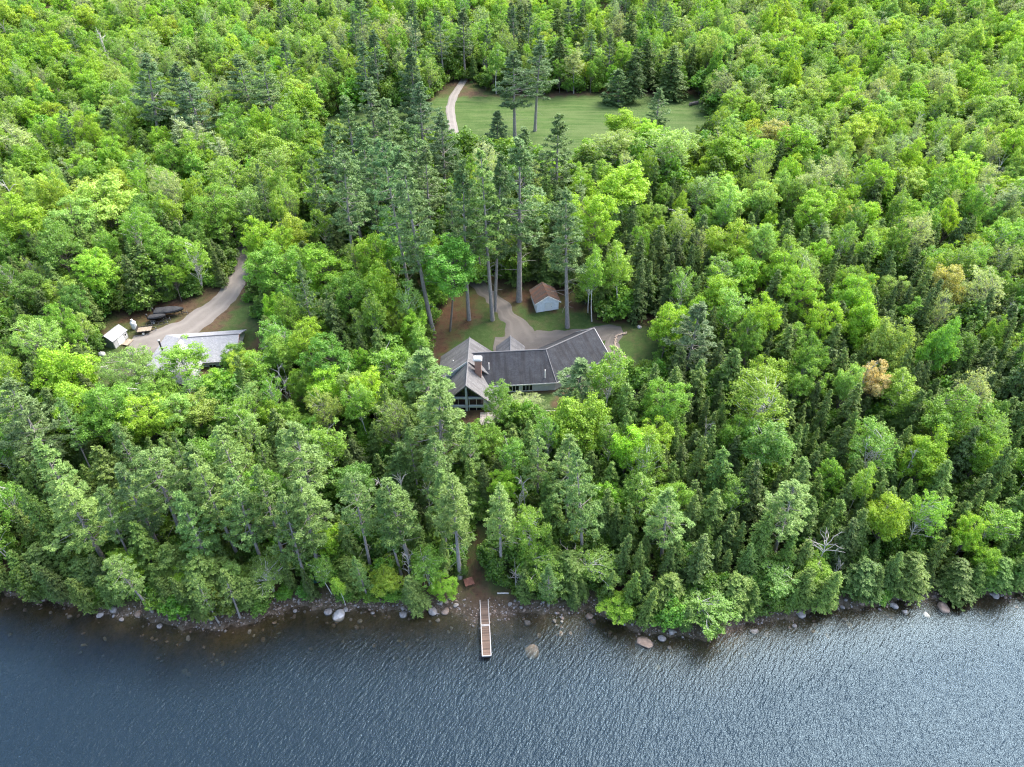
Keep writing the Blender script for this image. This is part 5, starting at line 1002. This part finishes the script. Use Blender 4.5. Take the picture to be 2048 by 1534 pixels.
for a in [
 (PI_, 735, 170, 100, 30, 'd', 'tallest pine of the central grove, at its top left', 3), (PI_, 835, 175, 90, 29, 'd', 'pine at the top right of the central grove beside the lane', 0), (PI_, 690, 200, 90, 28, 'm', 'pine on the upper left flank of the central grove', 5), (PI_, 770, 205, 110, 29, 'm', 'wide pine in the upper middle of the central grove', 3),
 (PI_, 720, 268, 100, 28, 'm', None, 0), (PI_, 832, 262, 96, 28, 'm', None, 3), (PI_, 775, 272, 90, 28, 'm', None, 5), (PI_, 700, 325, 90, 27, 'm', None, 1), (PI_, 850, 300, 90, 28, 'm', None, 0), (PI_, 1120, 236, 96, 26, 'm', 'dark pine tapering to a thin spire below the field', 5), (PI_, 1050, 262, 70, 24, 'm', None, 2), (PI_, 880, 235, 80, 25, 'd', None, 0), (PI_, 740, 300, 100, 28, 'm', None, 3), (PI_, 800, 300, 100, 28, 'm', None, 0), (PI_, 660, 255, 80, 24, 'm', None, 5),
 (PI_, 350, 132, 84, 24, 'd', 'dark pine second in the upper-left pine row', 0), (PI_, 372, 152, 96, 25, 'd', 'wide dark pine third in the upper-left pine row', 3), (PI_, 478, 118, 84, 24, 'd', 'dark pine fourth in the upper-left pine row', 0), (PI_, 522, 118, 84, 26, 'm', 'dark pine at the right end of the upper-left row', 3), (PI_, 567, 82, 46, 20, 'd', None, 5), (PI_, 716, -4, 54, 24, 'd', None, 2), (PI_, 722, 88, 60, 22, 'd', None, 5), (PI_, 746, 66, 52, 24, 'd', None, 2), (PI_, 820, 104, 70, 22, 'd', 'dark cone-shaped pine left of the lane mouth', 6), (PI_, 880, 30, 50, 24, 'd', None, 0), (PI_, 925, 22, 50, 24, 'd', None, 2), (PI_, 1185, 64, 54, 18, 'm', None, 5), (HE, 1115, 18, 54, 20, 'd', None, 1), (HE, 1040, 10, 50, 20, 'd', None, 2), (HE, 1165, 18, 44, 20, 'd', None, 2), (HE, 1265, 20, 60, 22, 'd', None, 1), (HE, 1300, 78, 60, 18, 'd', None, 0), (HE, 1350, 92, 66, 18, 'd', None, 1), (HE, 1120, 75, 60, 18, 'd', None, 0), (HE, 1275, 98, 54, 18, 'd', None, 3),
 (PI_, 1400, 612, 108, 19, 'd', 'blue-green pine beside the lawn corner right of the house', 5), (PI_, 1160, 722, 108, 14, 'm', 'soft blue-green pine covering the right end of the house front', 5), (PI_, 846, 706, 130, 17, 'l', 'light pine overhanging the left end of the house', 5), (PI_, 872, 778, 150, 23, 'l', 'large light pine in front of the glazed gable', 3),
 (PI_, 18, 772, 140, 24, 'm', 'large bluish pine at the left edge of the picture', 3), (PI_, 440, 862, 116, 23, 'l', 'broad pine below the pale cottage, upper of the left shore pines', 3), (PI_, 592, 852, 120, 24, 'l', 'broad light pine between the cottage and the shore', 0), (PI_, 462, 950, 100, 22, 'l', None, 3), (PI_, 512, 945, 90, 22, 'l', None, 0), (PI_, 560, 990, 90, 22, 'l', None, 3), (PI_, 355, 990, 90, 20, 'l', None, 5),(PI_, 240, 935, 90, 20, 'm', None, 5),
 (PI_, 955, 730, 1, 1, 'm', None, 0),
 (MA, 642, 488, 122, 17, 'b', 'round bright maple, left of the pair below the central pines', 0), (MA, 752, 532, 116, 18, 'b', 'round bright maple, right of the pair below the central pines', 3), (MA, 778, 456, 90, 18, 'm', 'leafy green tree in front of the dark central pines', 2), (MA, 503, 438, 62, 17, 'b', 'bright yellow-green tree at the bend of the gravel road', 2), (MA, 540, 490, 90, 19, 'm', None, 4),
 (MA, 1190, 386, 82, 24, 'b', 'tall bright maple right of the slim lawn pine', 4), (MA, 1252, 330, 136, 18, 'b', 'broad bright maple below the mown field', 3), (BI, 1235, 262, 100, 15, 'p', 'pale feathery tree at the lower edge of the field', 1), (BI, 1345, 258, 100, 19, 'p', 'pale feathery birch with twisted trunk below the field', 1),
 (MA, 520, 262, 124, 17, 'y', 'wide yellow-green maple left of the central pine grove', 3), (MA, 190, 358, 146, 18, 'p', 'wide pale bright maple at middle left', 3), (MA, 72, 346, 84, 16, 'p', None, 0), (MA, 130, 410, 100, 17, 'p', None, 5), (MA, 415, 385, 100, 17, 'm', None, 5),
 (MA, 1475, 447, 88, 18, 'b', 'bright upright maple standing alone above dark hemlocks', 2), (MA, 1572, 498, 76, 16, 'b', None, 1), (MA, 1612, 530, 86, 17, 'b', 'round bright maple lower right of the lone upright maple', 0), (MA, 1450, 540, 86, 16, 'b', None, 1), (MA, 1722, 545, 82, 18, 'b', 'bright maple at the top of the slanting bright row', 1), (MA, 1662, 598, 76, 16, 'b', None, 0), (MA, 1742, 595, 92, 17, 'b', None, 3), (MA, 1795, 640, 96, 17, 'p', None, 3), (MA, 1530, 592, 64, 17, 'b', None, 2), (MA, 1712, 722, 64, 15, 'p', None, 1), (MA, 1764, 726, 60, 14, 'o', 'tan-orange leaved maple among dark hemlocks', 2), (MA, 1910, 520, 70, 16, 'k', 'pinkish-topped maple in the upper right wood', 1), (BI, 1530, 755, 118, 18, 'b', 'wide bright birch with bare twisted limbs at centre right', 1),
 (MA, 1458, 264, 112, 18, 'b', 'bright maple at the right corner of the field', 3), (MA, 1160, 798, 136, 15, 'b', 'vivid spiky maple in front of the house deck', 3), (MA, 1262, 850, 84, 15, 'b', None, 1), (MA, 1312, 845, 84, 13, 'b', None, 5), (MA, 1485, 828, 74, 14, 'm', None, 1), (MA, 1955, 1035, 54, 12, 'b', 'narrow bright maple near the right shore edge', 2), (MA, 1988, 1090, 58, 9, 'b', None, 1), (MA, 1872, 868, 106, 15, 'b', 'broad green maple among hemlocks near the right edge', 3), (MA, 1990, 862, 76, 15, 'm', None, 1), (MA, 1330, 768, 92, 15, 'm', None, 5), (BI, 1222, 704, 84, 17, 'b', 'light leafy birch at the right end of the garage', 0), (MA, 1340, 610, 60, 16, 'b', 'bright maple behind the blue-green pine', 2),
 (MA, 642, 736, 84, 14, 'b', 'bright rounded maple below the white snag', 1), (MA, 734, 746, 72, 14, 'b', None, 2), (BI, 775, 690, 84, 13, 'b', None, 0), (MA, 105, 700, 126, 16, 'b', 'wide fresh green tree below the garden shed', 3), (MA, 232, 1112, 66, 10, 'b', 'bright yellow-green tree overhanging the lower left shore', 2), (MA, 352, 1132, 60, 7, 'b', None, 1), (MA, 768, 1142, 74, 5.5, 'y', 'small yellow-green tree right at the water left of the dock', 3), (MA, 645, 1052, 54, 10, 'b', None, 2), (BI, 358, 688, 94, 11, 'b', 'feathery young tree in front of the pale cottage roof', 0), (MA, 460, 686, 62, 10, 'm', 'compact green tree at the right end of the pale cottage', 1), (MA, 425, 742, 62, 9, 'b', 'small vivid tree below the pale cottage roof', 2), (AS, 250, 708, 104, 13, 'm', None, 1), (MA, 335, 785, 84, 12, 'p', None, 0), (BI, 995, 765, 54, 11, 'm', 'thin tree partly hiding the glazed gable corner', 2), (AS, 785, 800, 84, 15, 'm', 'grey twiggy half-leafed tree left of the large light pine', 3),
 (AS, 350, 232, 46, 17, 'w', 'silvery poplar, leftmost of three below the upper-left pines', 2), (AS, 388, 242, 42, 17, 'w', 'silvery poplar, middle of three below the upper-left pines', 2), (AS, 435, 272, 42, 16, 'w', 'silvery poplar, rightmost of three below the upper-left pines', 2), (AS, 680, 42, 24, 17, 'w', 'thin silvery poplar left of the far white poplar', 2), (AS, 781, 24, 32, 20, 'w', 'tall white-flowering poplar with bare stem beyond the pine grove', 2), (AS, 826, 44, 32, 18, 'w', 'silvery poplar right of the tall white one', 2), (AS, 722, 48, 34, 14, 'w', None, 2), (AS, 972, 296, 60, 22, 'w', 'pale silvery crown behind the driveway pines', 1), (AS, 1678, 310, 70, 17, 'p', None, 3),
 (BI, 262, 770, 90, 10, 'm', None, 2), (MA, 306, 752, 96, 9, 'm', None, 5), (MA, 292, 800, 100, 12, 'b', None, 5), (BI, 405, 752, 84, 9, 'm', None, 0), (MA, 380, 790, 90, 11, 'p', None, 1), (AS, 1052, 800, 72, 4.0, 'p', 'small pale feathery tree on the terrace below the casement windows', 1), (BI, 1018, 812, 60, 5.0, 'm', None, 2), (HE, 395, 1112, 116, 9.5, 'l', 'bushy light hemlock reaching farthest over the water at lower left', 3), (HE, 330, 1090, 96, 10, 'l', 'bushy hemlock left of the one reaching over the water', 1), (HE, 458, 1130, 90, 8, 'l', 'low hemlock right of the one reaching over the water', 3), (BI, 530, 1130, 92, 7, 'p', 'pale drooping feathery tree overhanging the left shore', 1), (HE, 150, 1120, 80, 7, 'm', None, 3), (HE, 60, 1095, 90, 8, 'm', None, 3),
 (BI, 1420, 1196, 106, 6, 'm', 'rounded bush at the tip of the bushy point', 2), (HE, 1345, 1155, 90, 8, 'l', None, 3), (MA, 1238, 1202, 66, 4.5, 'b', 'small bright bush hanging over the shallows left of the bushy point', 2), (BI, 1085, 1110, 90, 7, 'm', None, 2), (HE, 1140, 1105, 90, 8, 'l', None, 3), (BI, 1195, 1115, 90, 7, 'm', None, 1), (BI, 852, 1110, 74, 8, 'm', None, 1), (MA, 880, 1158, 58, 4, 'b', None, 5), (HE, 690, 1120, 74, 7, 'l', None, 3), (HE, 1480, 1150, 90, 8, 'l', None, 3), (BI, 1560, 1140, 90, 7, 'm', None, 0), (MA, 1640, 1120, 70, 7, 'y', 'yellow-green shore tree on the right bank', 1), (HE, 1840, 1110, 90, 8, 'm', None, 3), (HE, 1930, 1120, 86, 7, 'm', None, 1), (HE, 2010, 1115, 80, 7, 'l', None, 3), (HE, 1740, 1120, 90, 8, 'm', None, 3),
 (DE, 566, 758, 36, 9, 'm', 'twisted white dead tree below the forked dead crown', 3), (DE, 1415, 848, 30, 9, 'm', 'bleached contorted dead tree among the right-hand hemlocks', 2), (DE, 1152, 1108, 60, 4, 'm', 'bare spreading dead branches above the bushy shore right of the dock', 3), (DE, 1050, 950, 36, 11, 'm', 'grey dead treetop behind the slim dock-path pine', 1), (DE, 200, 75, 34, 16, 'm', 'white many-armed dead tree at upper left', 2), (DE, 1832, 905, 30, 12, 'm', None, 2), (DE, 1680, 1130, 28, 5, 'm', None, 2), (DE, 1650, 1080, 70, 9, 'm', 'spreading dead grey limbs above the right shore', 3), (DE, 15, 360, 30, 16, 'm', 'leaning white dead trunk at the left picture edge', 1), 
]:
    if a[4] > 2: add_top(*a)

# keep-clear areas seen in the photograph (pixels of the 2048-wide picture)
CLEAR = [[(862, 745), (856, 690), (868, 640), (890, 598), (930, 572), (960, 562), (1040, 570), (1130, 578), (1190, 632), (1330, 645), (1338, 690), (1282, 745), (1215, 740), (1165, 720), (1108, 790), (1092, 830), (1000, 842), (905, 845), (885, 770)],
         [(205, 648), (330, 612), (385, 598), (445, 575), (474, 530), (480, 480), (490, 400), (502, 400), (497, 480), (497, 560), (502, 655), (476, 690), (455, 720), (440, 800), (300, 870), (280, 760), (195, 770)],
         [(645, 255), (660, 225), (740, 222), (862, 205), (895, 165), (935, 162), (990, 190), (1395, 186), (1428, 240), (1408, 290), (1330, 300), (1190, 320), (1110, 315), (905, 300), (640, 285)],
         [(938, 1045), (975, 1040), (985, 1195), (928, 1195)], [(940, 1185), (1035, 1190), (1035, 1320), (940, 1320)], [(600, 1206), (940, 1206), (940, 1225), (600, 1225)],
         [(1040, 1212), (1200, 1216), (1200, 1235), (1040, 1235)], [(1780, 1196), (1915, 1192), (1915, 1216), (1780, 1216)], [(95, 1202), (290, 1232), (290, 1250), (95, 1215)]]
GROUND_CLEAR = [pixpoly(p) for p in (CLEAR[0][:], CLEAR[1][:6] + CLEAR[1][9:], CLEAR[2], CLEAR[3])] + [[(-16, 98), (9, 100), (24, 114), (26, 128), (-18, 124)], [(-84, 104), (-52, 110), (-50, 128), (-80, 128)]]
CBOX = np.array([[min(q[0] for q in p), min(q[1] for q in p), max(q[0] for q in p), max(q[1] for q in p)] for p in CLEAR])
def hits_clear(x, y, z, h, r):
    P = proj(np.array([[x - r, y, z], [x + r, y, z + h], [x - r, y, z + h], [x + r, y, z]])); lo = P[:, :2].min(0); hi = P[:, :2].max(0)
    if not ((CBOX[:, 0] < hi[0]) & (CBOX[:, 2] > lo[0]) & (CBOX[:, 1] < hi[1]) & (CBOX[:, 3] > lo[1])).any(): return False
    for f in (0.12, 0.35, 0.6, 0.82, 0.97):
        rr = r * (1.0 if 0.25 < f < 0.9 else 0.55)
        pts = np.array([[x + a * rr, y, z + h * f] for a in (-0.85, 0, 0.85)])
        P = proj(pts)
        for poly in CLEAR:
            if in_poly(P[:, 0], P[:, 1], poly).any(): return True
    return False
def zone(px, py):
    """species mix by where the crown shows: weights for maple, birch, aspen, pine, hemlock, dead; tones"""
    if py > 850:
        if px > 1300: return (0.12, 0.06, 0.02, 0.03, 0.76, 0.01)
        if px > 930: return (0.25, 0.14, 0.05, 0.10, 0.45, 0.01)
        return (0.15, 0.08, 0.04, 0.36, 0.36, 0.01)
    if px > 1300 and py > 560: return (0.27, 0.09, 0.05, 0.01, 0.575, 0.005)
    if px > 1380:
        if py > 430: return (0.46, 0.17, 0.12, 0.0, 0.245, 0.005)
        return (0.60, 0.17, 0.19, 0.0, 0.035, 0.005)
    if py < 210 and px > 600: return (0.46, 0.19, 0.16, 0.05, 0.135, 0.005)
    if py < 430 and px < 600: return (0.52, 0.27, 0.13, 0.02, 0.055, 0.005)
    if 640 < px < 1130 and py < 480: return (0.27, 0.09, 0.04, 0.42, 0.18, 0.0)
    if 640 <= px < 1000: return (0.50, 0.22, 0.08, 0.05, 0.14, 0.01)
    if px >= 1000: return (0.18, 0.05, 0.0, 0.02, 0.75, 0.0) if py > 440 else (0.5, 0.2, 0.08, 0.04, 0.18, 0.0)
    if px < 480: return (0.47, 0.14, 0.06, 0.02, 0.30, 0.01)
    return (0.56, 0.22, 0.06, 0.03, 0.12, 0.01)
SPN = [MA, BI, AS, PI_, HE, DE]
SIZE = {MA: (9.5, 19, 0.235), BI: (12, 16.5, 0.21), AS: (12.5, 17, 0.22), PI_: (17, 24, 0.14), HE: (7.5, 16, 0.19), DE: (8, 13, 0.12)}
R2 = np.random.default_rng(99)
TX = np.zeros(9000); TY = np.zeros(9000); TR = np.zeros(9000); nT = 0
for t in trees:
    TX[nT], TY[nT], TR[nT] = t['x'], t['y'], t['r'] * 0.85; nT += 1
cand_y = np.concatenate([R2.uniform(58, 130, 15000), R2.uniform(110, 215, 16000), R2.uniform(200, 405, 26000)])
cand_x = R2.uniform(-1, 1, len(cand_y)) * (0.80 * (cand_y * 0.777 + 60) + 12)
sy_all = shore_y(cand_x); gz_all = ground(cand_x, cand_y); u_all = R2.random((len(cand_y), 5))
ok = cand_y - sy_all > 0.7
for poly in GROUND_CLEAR: ok &= ~in_poly(cand_x, cand_y, poly)
for i in np.nonzero(ok)[0]:
    x, y, z = cand_x[i], cand_y[i], gz_all[i]; u = u_all[i]
    P = proj((x, y, z + 10.0))
    wts = np.cumsum(zone(P[0], P[1]) if y - sy_all[i] > 7 else (0.07, 0.16, 0.03, 0.26, 0.47, 0.01)); sp = SPN[min(5, int(np.searchsorted(wts, u[0] * wts[-1])))]
    lo, hi, asp = SIZE[sp]; h = lo + (hi - lo) * u[1]; dsh = y - sy_all[i]
    if dsh < 7: h *= 0.58 + 0.06 * dsh
    rr = h * asp * (0.70 + 0.62 * u[2]) * (1.08 if (sp in (MA, BI, AS) and y > 185) else 1)
    k = 0.72 if y < 150 else 0.76
    if sp == HE: k *= 0.84
    if sp == DE:
        k = 0.5
        if u[4] > 0.3: continue
    if ((TX[:nT] - x) ** 2 + (TY[:nT] - y) ** 2 < (k * (TR[:nT] + rr)) ** 2).any(): continue
    if hits_clear(x, y, z, h, rr): continue
    if P[0] < -140 or P[0] > 2190: continue
    tn = list(TINT[sp].keys()); v = u[3]
    if sp == MA:
        if P[0] > 1380 and P[1] < 560: tone = 'b' if v < 0.46 else 'p' if v < 0.78 else 'm' if v < 0.95 else 'y' if v < 0.98 else 'k'
        elif P[1] < 420: tone = 'b' if v < 0.36 else 'p' if v < 0.5 else 'm' if v < 0.93 else 'y'
        else: tone = 'b' if v < 0.33 else 'm' if v < 0.82 else 'd' if v < 0.93 else 'y'
    elif sp == BI: tone = 'b' if v < 0.45 else 'm' if v < 0.75 else 'p'
    elif sp == AS: tone = 'p' if v < 0.55 else 'm'
    elif sp == PI_: tone = 'l' if P[1] > 780 else ('d' if P[1] < 200 else 'm')
    elif sp == HE: tone = ('l' if v < 0.35 else 'm' if v < 0.9 else 'd') if P[1] > 780 else ('m' if v < 0.45 else 'd')
    else: tone = 'm'
    trees.append(dict(sp=sp, x=x, y=y, h=h, r=rr, tone=tone, label=None, lean=(R2.normal(0, 0.04) + max(0, 0.16 - 0.03 * dsh), R2.normal(0, 0.04)), hero=False, var=None))
    TX[nT], TY[nT], TR[nT] = x, y, rr; nT += 1

# ------------------------------------------------------------------ trees: single things (the 300 of each kind that show largest), the rest one far wood
for t in trees:
    t['z'] = gz(t['x'], t['y']); P = proj((t['x'], t['y'], t['z'] + t['h'] * 0.75)); t['px'], t['py'], t['dep'] = P
    t['size'] = (t['r'] * 2 * t['h']) / t['dep'] ** 2; t['inview'] = -60 < P[0] < 2108
single = []; far = []
for sp in SPN:
    L_ = sorted([t for t in trees if t['sp'] == sp], key=lambda t: (not t['hero'], not t['inview'], -t['size']))
    single += L_[:290]; far += L_[290:]
single = [t for t in single if t['inview']]
MARK = [((970, 1255), 'the wooden dock'), ((955, 728), 'the brick chimney'), ((1092, 605), 'the white shed'), ((400, 690), 'the pale cottage roof'), ((340, 628), 'the large covered boat'), ((1180, 240), 'the middle of the mown field'), ((908, 235), 'the pale field lane'),
        ((678, 1229), 'the big whitish boulder'), ((1764, 740), 'the tan-orange maple'), ((1887, 1214), 'the largest pinkish right-shore boulder'), ((108, 1191), 'the leftmost shore boulder'), ((0, 0), 'the top left corner'), ((2048, 0), 'the top right corner'), ((0, 560), 'the middle of the left edge'),
        ((2048, 800), 'the middle of the right edge'), ((1475, 470), 'the lone upright bright maple'), ((1290, 1283), 'the largest bushy-point boulder'), ((620, 690), 'the white dead snag'), ((1188, 657), 'the right tip of the garage ridge'), ((230, 680), 'the garden shed'), ((1024, 0), 'the middle of the top edge')]
ORD = {1: '', 2: 'second ', 3: 'third '}
def ordinal(n):
    if n == 1: return 'nearest'
    return f"{n}{'th' if 10 <= n % 100 <= 20 else {1: 'st', 2: 'nd', 3: 'rd'}.get(n % 10, 'th')}-nearest"
NOUN = {MA: 'maple', BI: 'birch', AS: 'aspen', PI_: 'pine', HE: 'hemlock', DE: 'dead tree'}
GROUP = {MA: 'maples of the lakeside wood', BI: 'birches of the lakeside wood', AS: 'half-leafed aspens of the wood', PI_: 'pines of the lakeside wood', HE: 'hemlocks of the lakeside wood', DE: 'dead trees in the wood'}
for sp in SPN:
    ts = [t for t in trees if t['sp'] == sp]; XY = np.array([[t['px'], t['py']] for t in ts])
    rk = np.stack([np.argsort(np.argsort(np.hypot(XY[:, 0] - m[0][0], XY[:, 1] - m[0][1]))) for m in MARK], 1)
    for k, t in enumerate(ts):
        b = int(np.argmin(rk[k])); t['auto'] = f"{SHADE[t['tone']] if sp != DE else 'bare bleached'} {NOUN[sp]}, {ordinal(int(rk[k, b]) + 1)} {NOUN[sp]} to {MARK[b][1]}"
def tree_variant(t, k):
    n = len(PROTO[t['sp']])
    if t['var'] is not None: return t['var']
    if t['sp'] == PI_: return int(k % 6)
    if t['sp'] == AS and t['tone'] == 'w': return 2
    return int(k % n)
def tone_of(t, k):
    c = np.array(TINT[t['sp']][t['tone']]); j = np.random.default_rng(k * 7 + 3); c = c * (1 + j.normal(0, 0.10)) * (1 + j.normal(0, 0.045 if t['sp'] in (MA, BI, AS) else 0.02) * np.array([1.6, 0.3, -1.0])); return np.clip(c, 0.01, 0.9)
for k, t in enumerate(single):
    i = tree_variant(t, int(R2.integers(0, 1000))); tm, cm, H_, R_ = MESH[t['sp'], i]
    e = bpy.data.objects.new(t['sp'], None); COL.objects.link(e); e.empty_display_size = 0.3
    e.location = (t['x'], t['y'], t['z'] - 0.15); e.rotation_euler = (t['lean'][0], t['lean'][1], 0)
    s = t['r'] / R_; e.scale = (s, s, t['h'] / H_)
    tag(e, t['label'] or t['auto'], 'tree', GROUP[t['sp']])
    rz = float(R2.uniform(0, 6.28))
    o = bpy.data.objects.new('trunk', tm); COL.objects.link(o); o.parent = e; o.rotation_euler = (0, 0, rz)
    if cm is not None:
        o = bpy.data.objects.new('crown', cm); COL.objects.link(o); o.parent = e; o.rotation_euler = (0, 0, rz)
        o['tint'] = [float(v) for v in tone_of(t, k)]

def scatter(name, pts, idx, rot, scl, tint, coll, label):
    me = bpy.data.meshes.new(name); me.vertices.add(len(pts)); me.vertices.foreach_set('co', np.asarray(pts, np.float32).ravel())
    a = me.attributes.new('pick', 'INT', 'POINT'); a.data.foreach_set('value', np.asarray(idx, np.int32))
    for nm, v in (('turn', rot), ('size', scl)):
        a = me.attributes.new(nm, 'FLOAT_VECTOR', 'POINT'); a.data.foreach_set('vector', np.asarray(v, np.float32).ravel())
    a = me.attributes.new('tint', 'FLOAT_COLOR', 'POINT'); a.data.foreach_set('color', np.concatenate([np.asarray(tint, np.float32), np.ones((len(pts), 1), np.float32)], 1).ravel())
    o = link(name, me); ng = bpy.data.node_groups.new(name, 'GeometryNodeTree')
    ng.interface.new_socket('Geometry', in_out='INPUT', socket_type='NodeSocketGeometry'); ng.interface.new_socket('Geometry', in_out='OUTPUT', socket_type='NodeSocketGeometry')
    n = ng.nodes; gi = n.new('NodeGroupInput'); go = n.new('NodeGroupOutput'); ci = n.new('GeometryNodeCollectionInfo'); ip = n.new('GeometryNodeInstanceOnPoints')
    ci.inputs[0].default_value = coll; ci.inputs[1].default_value = True; ci.inputs[2].default_value = True
    def na(nm, ty):
        q = n.new('GeometryNodeInputNamedAttribute'); q.data_type = ty; q.inputs[0].default_value = nm; return q.outputs[0]
    ng.links.new(gi.outputs[0], ip.inputs['Points']); ng.links.new(ci.outputs[0], ip.inputs['Instance']); ip.inputs['Pick Instance'].default_value = True
    ng.links.new(na('pick', 'INT'), ip.inputs['Instance Index']); ng.links.new(na('turn', 'FLOAT_VECTOR'), ip.inputs['Rotation']); ng.links.new(na('size', 'FLOAT_VECTOR'), ip.inputs['Scale'])
    ng.links.new(ip.outputs[0], go.inputs[0]); md = o.modifiers.new('scatter', 'NODES'); md.node_group = ng
    return tag(o, label, None, kind='stuff')
def proto_collection(name, keys):
    c = bpy.data.collections.new(name)
    for j, (sp, i) in enumerate(keys):
        (wv, wf), lf, H_, R_ = PROTO[sp][i]
        if lf is None: me = mesh_np(f'{name}_{j:02d}', wv, [wf], [M[WOOD[sp]]], smooth=True)
        else:
            V = np.concatenate([wv, lf[0]]); me = mesh_np(f'{name}_{j:02d}', V, [wf, lf[1] + len(wv)], [M[WOOD[sp]], LEAF[sp]], fmat=np.concatenate([np.zeros(len(wf)), np.ones(len(lf[1]))]))
        c.objects.link(bpy.data.objects.new(f'{name}_{j:02d}', me))
    return c
keys = [(sp, i) for sp in SPN for i in range(len(PROTO[sp]))]
wood_c = proto_collection('wood_tree', keys); kidx = {k: j for j, k in enumerate(keys)}
if far:
    pts, idx, rot, scl, tin = [], [], [], [], []
    for k, t in enumerate(far):
        i = tree_variant(t, int(R2.integers(0, 1000))); H_, R_ = MESH[t['sp'], i][2:]
        pts.append((t['x'], t['y'], t['z'] - 0.15)); idx.append(kidx[t['sp'], i]); rot.append((t['lean'][0], t['lean'][1], R2.uniform(0, 6.28)))
        s = t['r'] / R_; scl.append((s, s, t['h'] / H_)); tin.append(tone_of(t, k + 5000))
    scatter('far_forest', pts, idx, rot, scl, tin, wood_c, 'dense green mixed wood covering the far slopes')
# undergrowth between the trunks
ux = []; R3 = np.random.default_rng(5)
cy_ = np.concatenate([R3.uniform(57, 170, 5200), R3.uniform(170, 340, 6000)]); cx_ = R3.uniform(-1, 1, len(cy_)) * (0.76 * (cy_ * 0.777 + 60) + 8)
ok = (cy_ - shore_y(cx_) > 0.9) & ((cy_ - shore_y(cx_) > 6) | (R3.random(len(cy_)) < 0.35))
for poly in GROUND_CLEAR: ok &= ~in_poly(cx_, cy_, poly)
cx_, cy_ = cx_[ok], cy_[ok]; cz_ = ground(cx_, cy_)
P = proj(np.stack([cx_, cy_, cz_ + 1.2], -1)); keep = np.ones(len(cx_), bool)
for poly in CLEAR: keep &= ~in_poly(P[:, 0], P[:, 1], poly)
cx_, cy_, cz_ = cx_[keep], cy_[keep], cz_[keep]; n = len(cx_)
shrub_c = proto_collection('undershrub', [('shrub', i) for i in range(3)])
s = R3.uniform(0.6, 1.4, n) * np.where((R3.random(n) < 0.25) & (cy_ > 100), 1.6, 1.0) * np.where(cy_ > 170, 1.35, 1.0); tin = np.array(TINT['shrub']['m'])[None] * R3.uniform(0.6, 1.4, (n, 1)) * (1 + R3.normal(0, 0.07, (n, 3)))
scatter('undergrowth', np.stack([cx_, cy_, cz_ - 0.1], -1), R3.integers(0, 3, n), np.stack([0 * s, 0 * s, R3.uniform(0, 6.28, n)], -1), np.stack([s, s, s * R3.uniform(0.7, 1.2, n)], -1), np.clip(tin, 0.01, 0.5), shrub_c, 'leafy undergrowth on the forest floor')
# shore stones too small to pick apart
peb = bpy.data.collections.new('shore_pebble')
for j in range(4):
    me = ROCKS[j].copy(); me.materials.append(M[('rock', 'rock_brown', 'rock_brown', 'rock')[j]]); peb.objects.link(bpy.data.objects.new(f'shore_pebble_{j}', me))
n = 2800; x = R3.uniform(-95, 95, n); dd_ = R3.normal(0.9, 0.9, n); y = shore_y(x) + dd_; z = ground(x, y)
s = np.clip(R3.lognormal(-2.35, 0.5, n), 0.04, 0.4)
scatter('shore_gravel', np.stack([x, y, z + s * 0.1], -1), R3.integers(0, 4, n), R3.uniform(0, 6.28, (n, 3)) * [0.1, 0.1, 1], np.stack([s, s * R3.uniform(0.7, 1.1, n), s], -1), np.full((n, 3), 0.3), peb, 'loose stones and gravel along the water edge')
n = 320; x = R3.uniform(-95, 95, n); dd_ = -np.abs(R3.normal(0, 4.5, n)) - 0.5; y = shore_y(x) + dd_; z = ground(x, y); s = np.clip(R3.lognormal(-1.4, 0.5, n), 0.1, 0.6)
scatter('lakebed_stones', np.stack([x, y, z], -1), R3.integers(0, 4, n), R3.uniform(0, 6.28, (n, 3)) * [0.1, 0.1, 1], np.stack([s, s, s * 0.8], -1), np.full((n, 3), 0.3), peb, 'dim stones on the lake bed near the shore')
print('TREES', len(trees), 'single', len(single), 'far', len(far), {sp: sum(t['sp'] == sp for t in trees) for sp in SPN})
# thin air between the camera and the far slopes
hz, hn, hl = new_mat('thin_haze')
pv = N(hn, 'ShaderNodeVolumePrincipled'); pv.inputs['Color'].default_value = (0.86, 0.92, 1.0, 1); pv.inputs['Density'].default_value = HAZE; pv.inputs['Anisotropy'].default_value = 0.2
ho = hn.new('ShaderNodeOutputMaterial'); hl.new(pv.outputs[0], ho.inputs['Volume'])
if HAZE:
    m_ = MB(); m_.box((0, 1150, 70.0), (5300, 4400, 190)); o = m_.build('haze', hz); tag(o, 'thin pale haze in the air', None, kind='stuff')
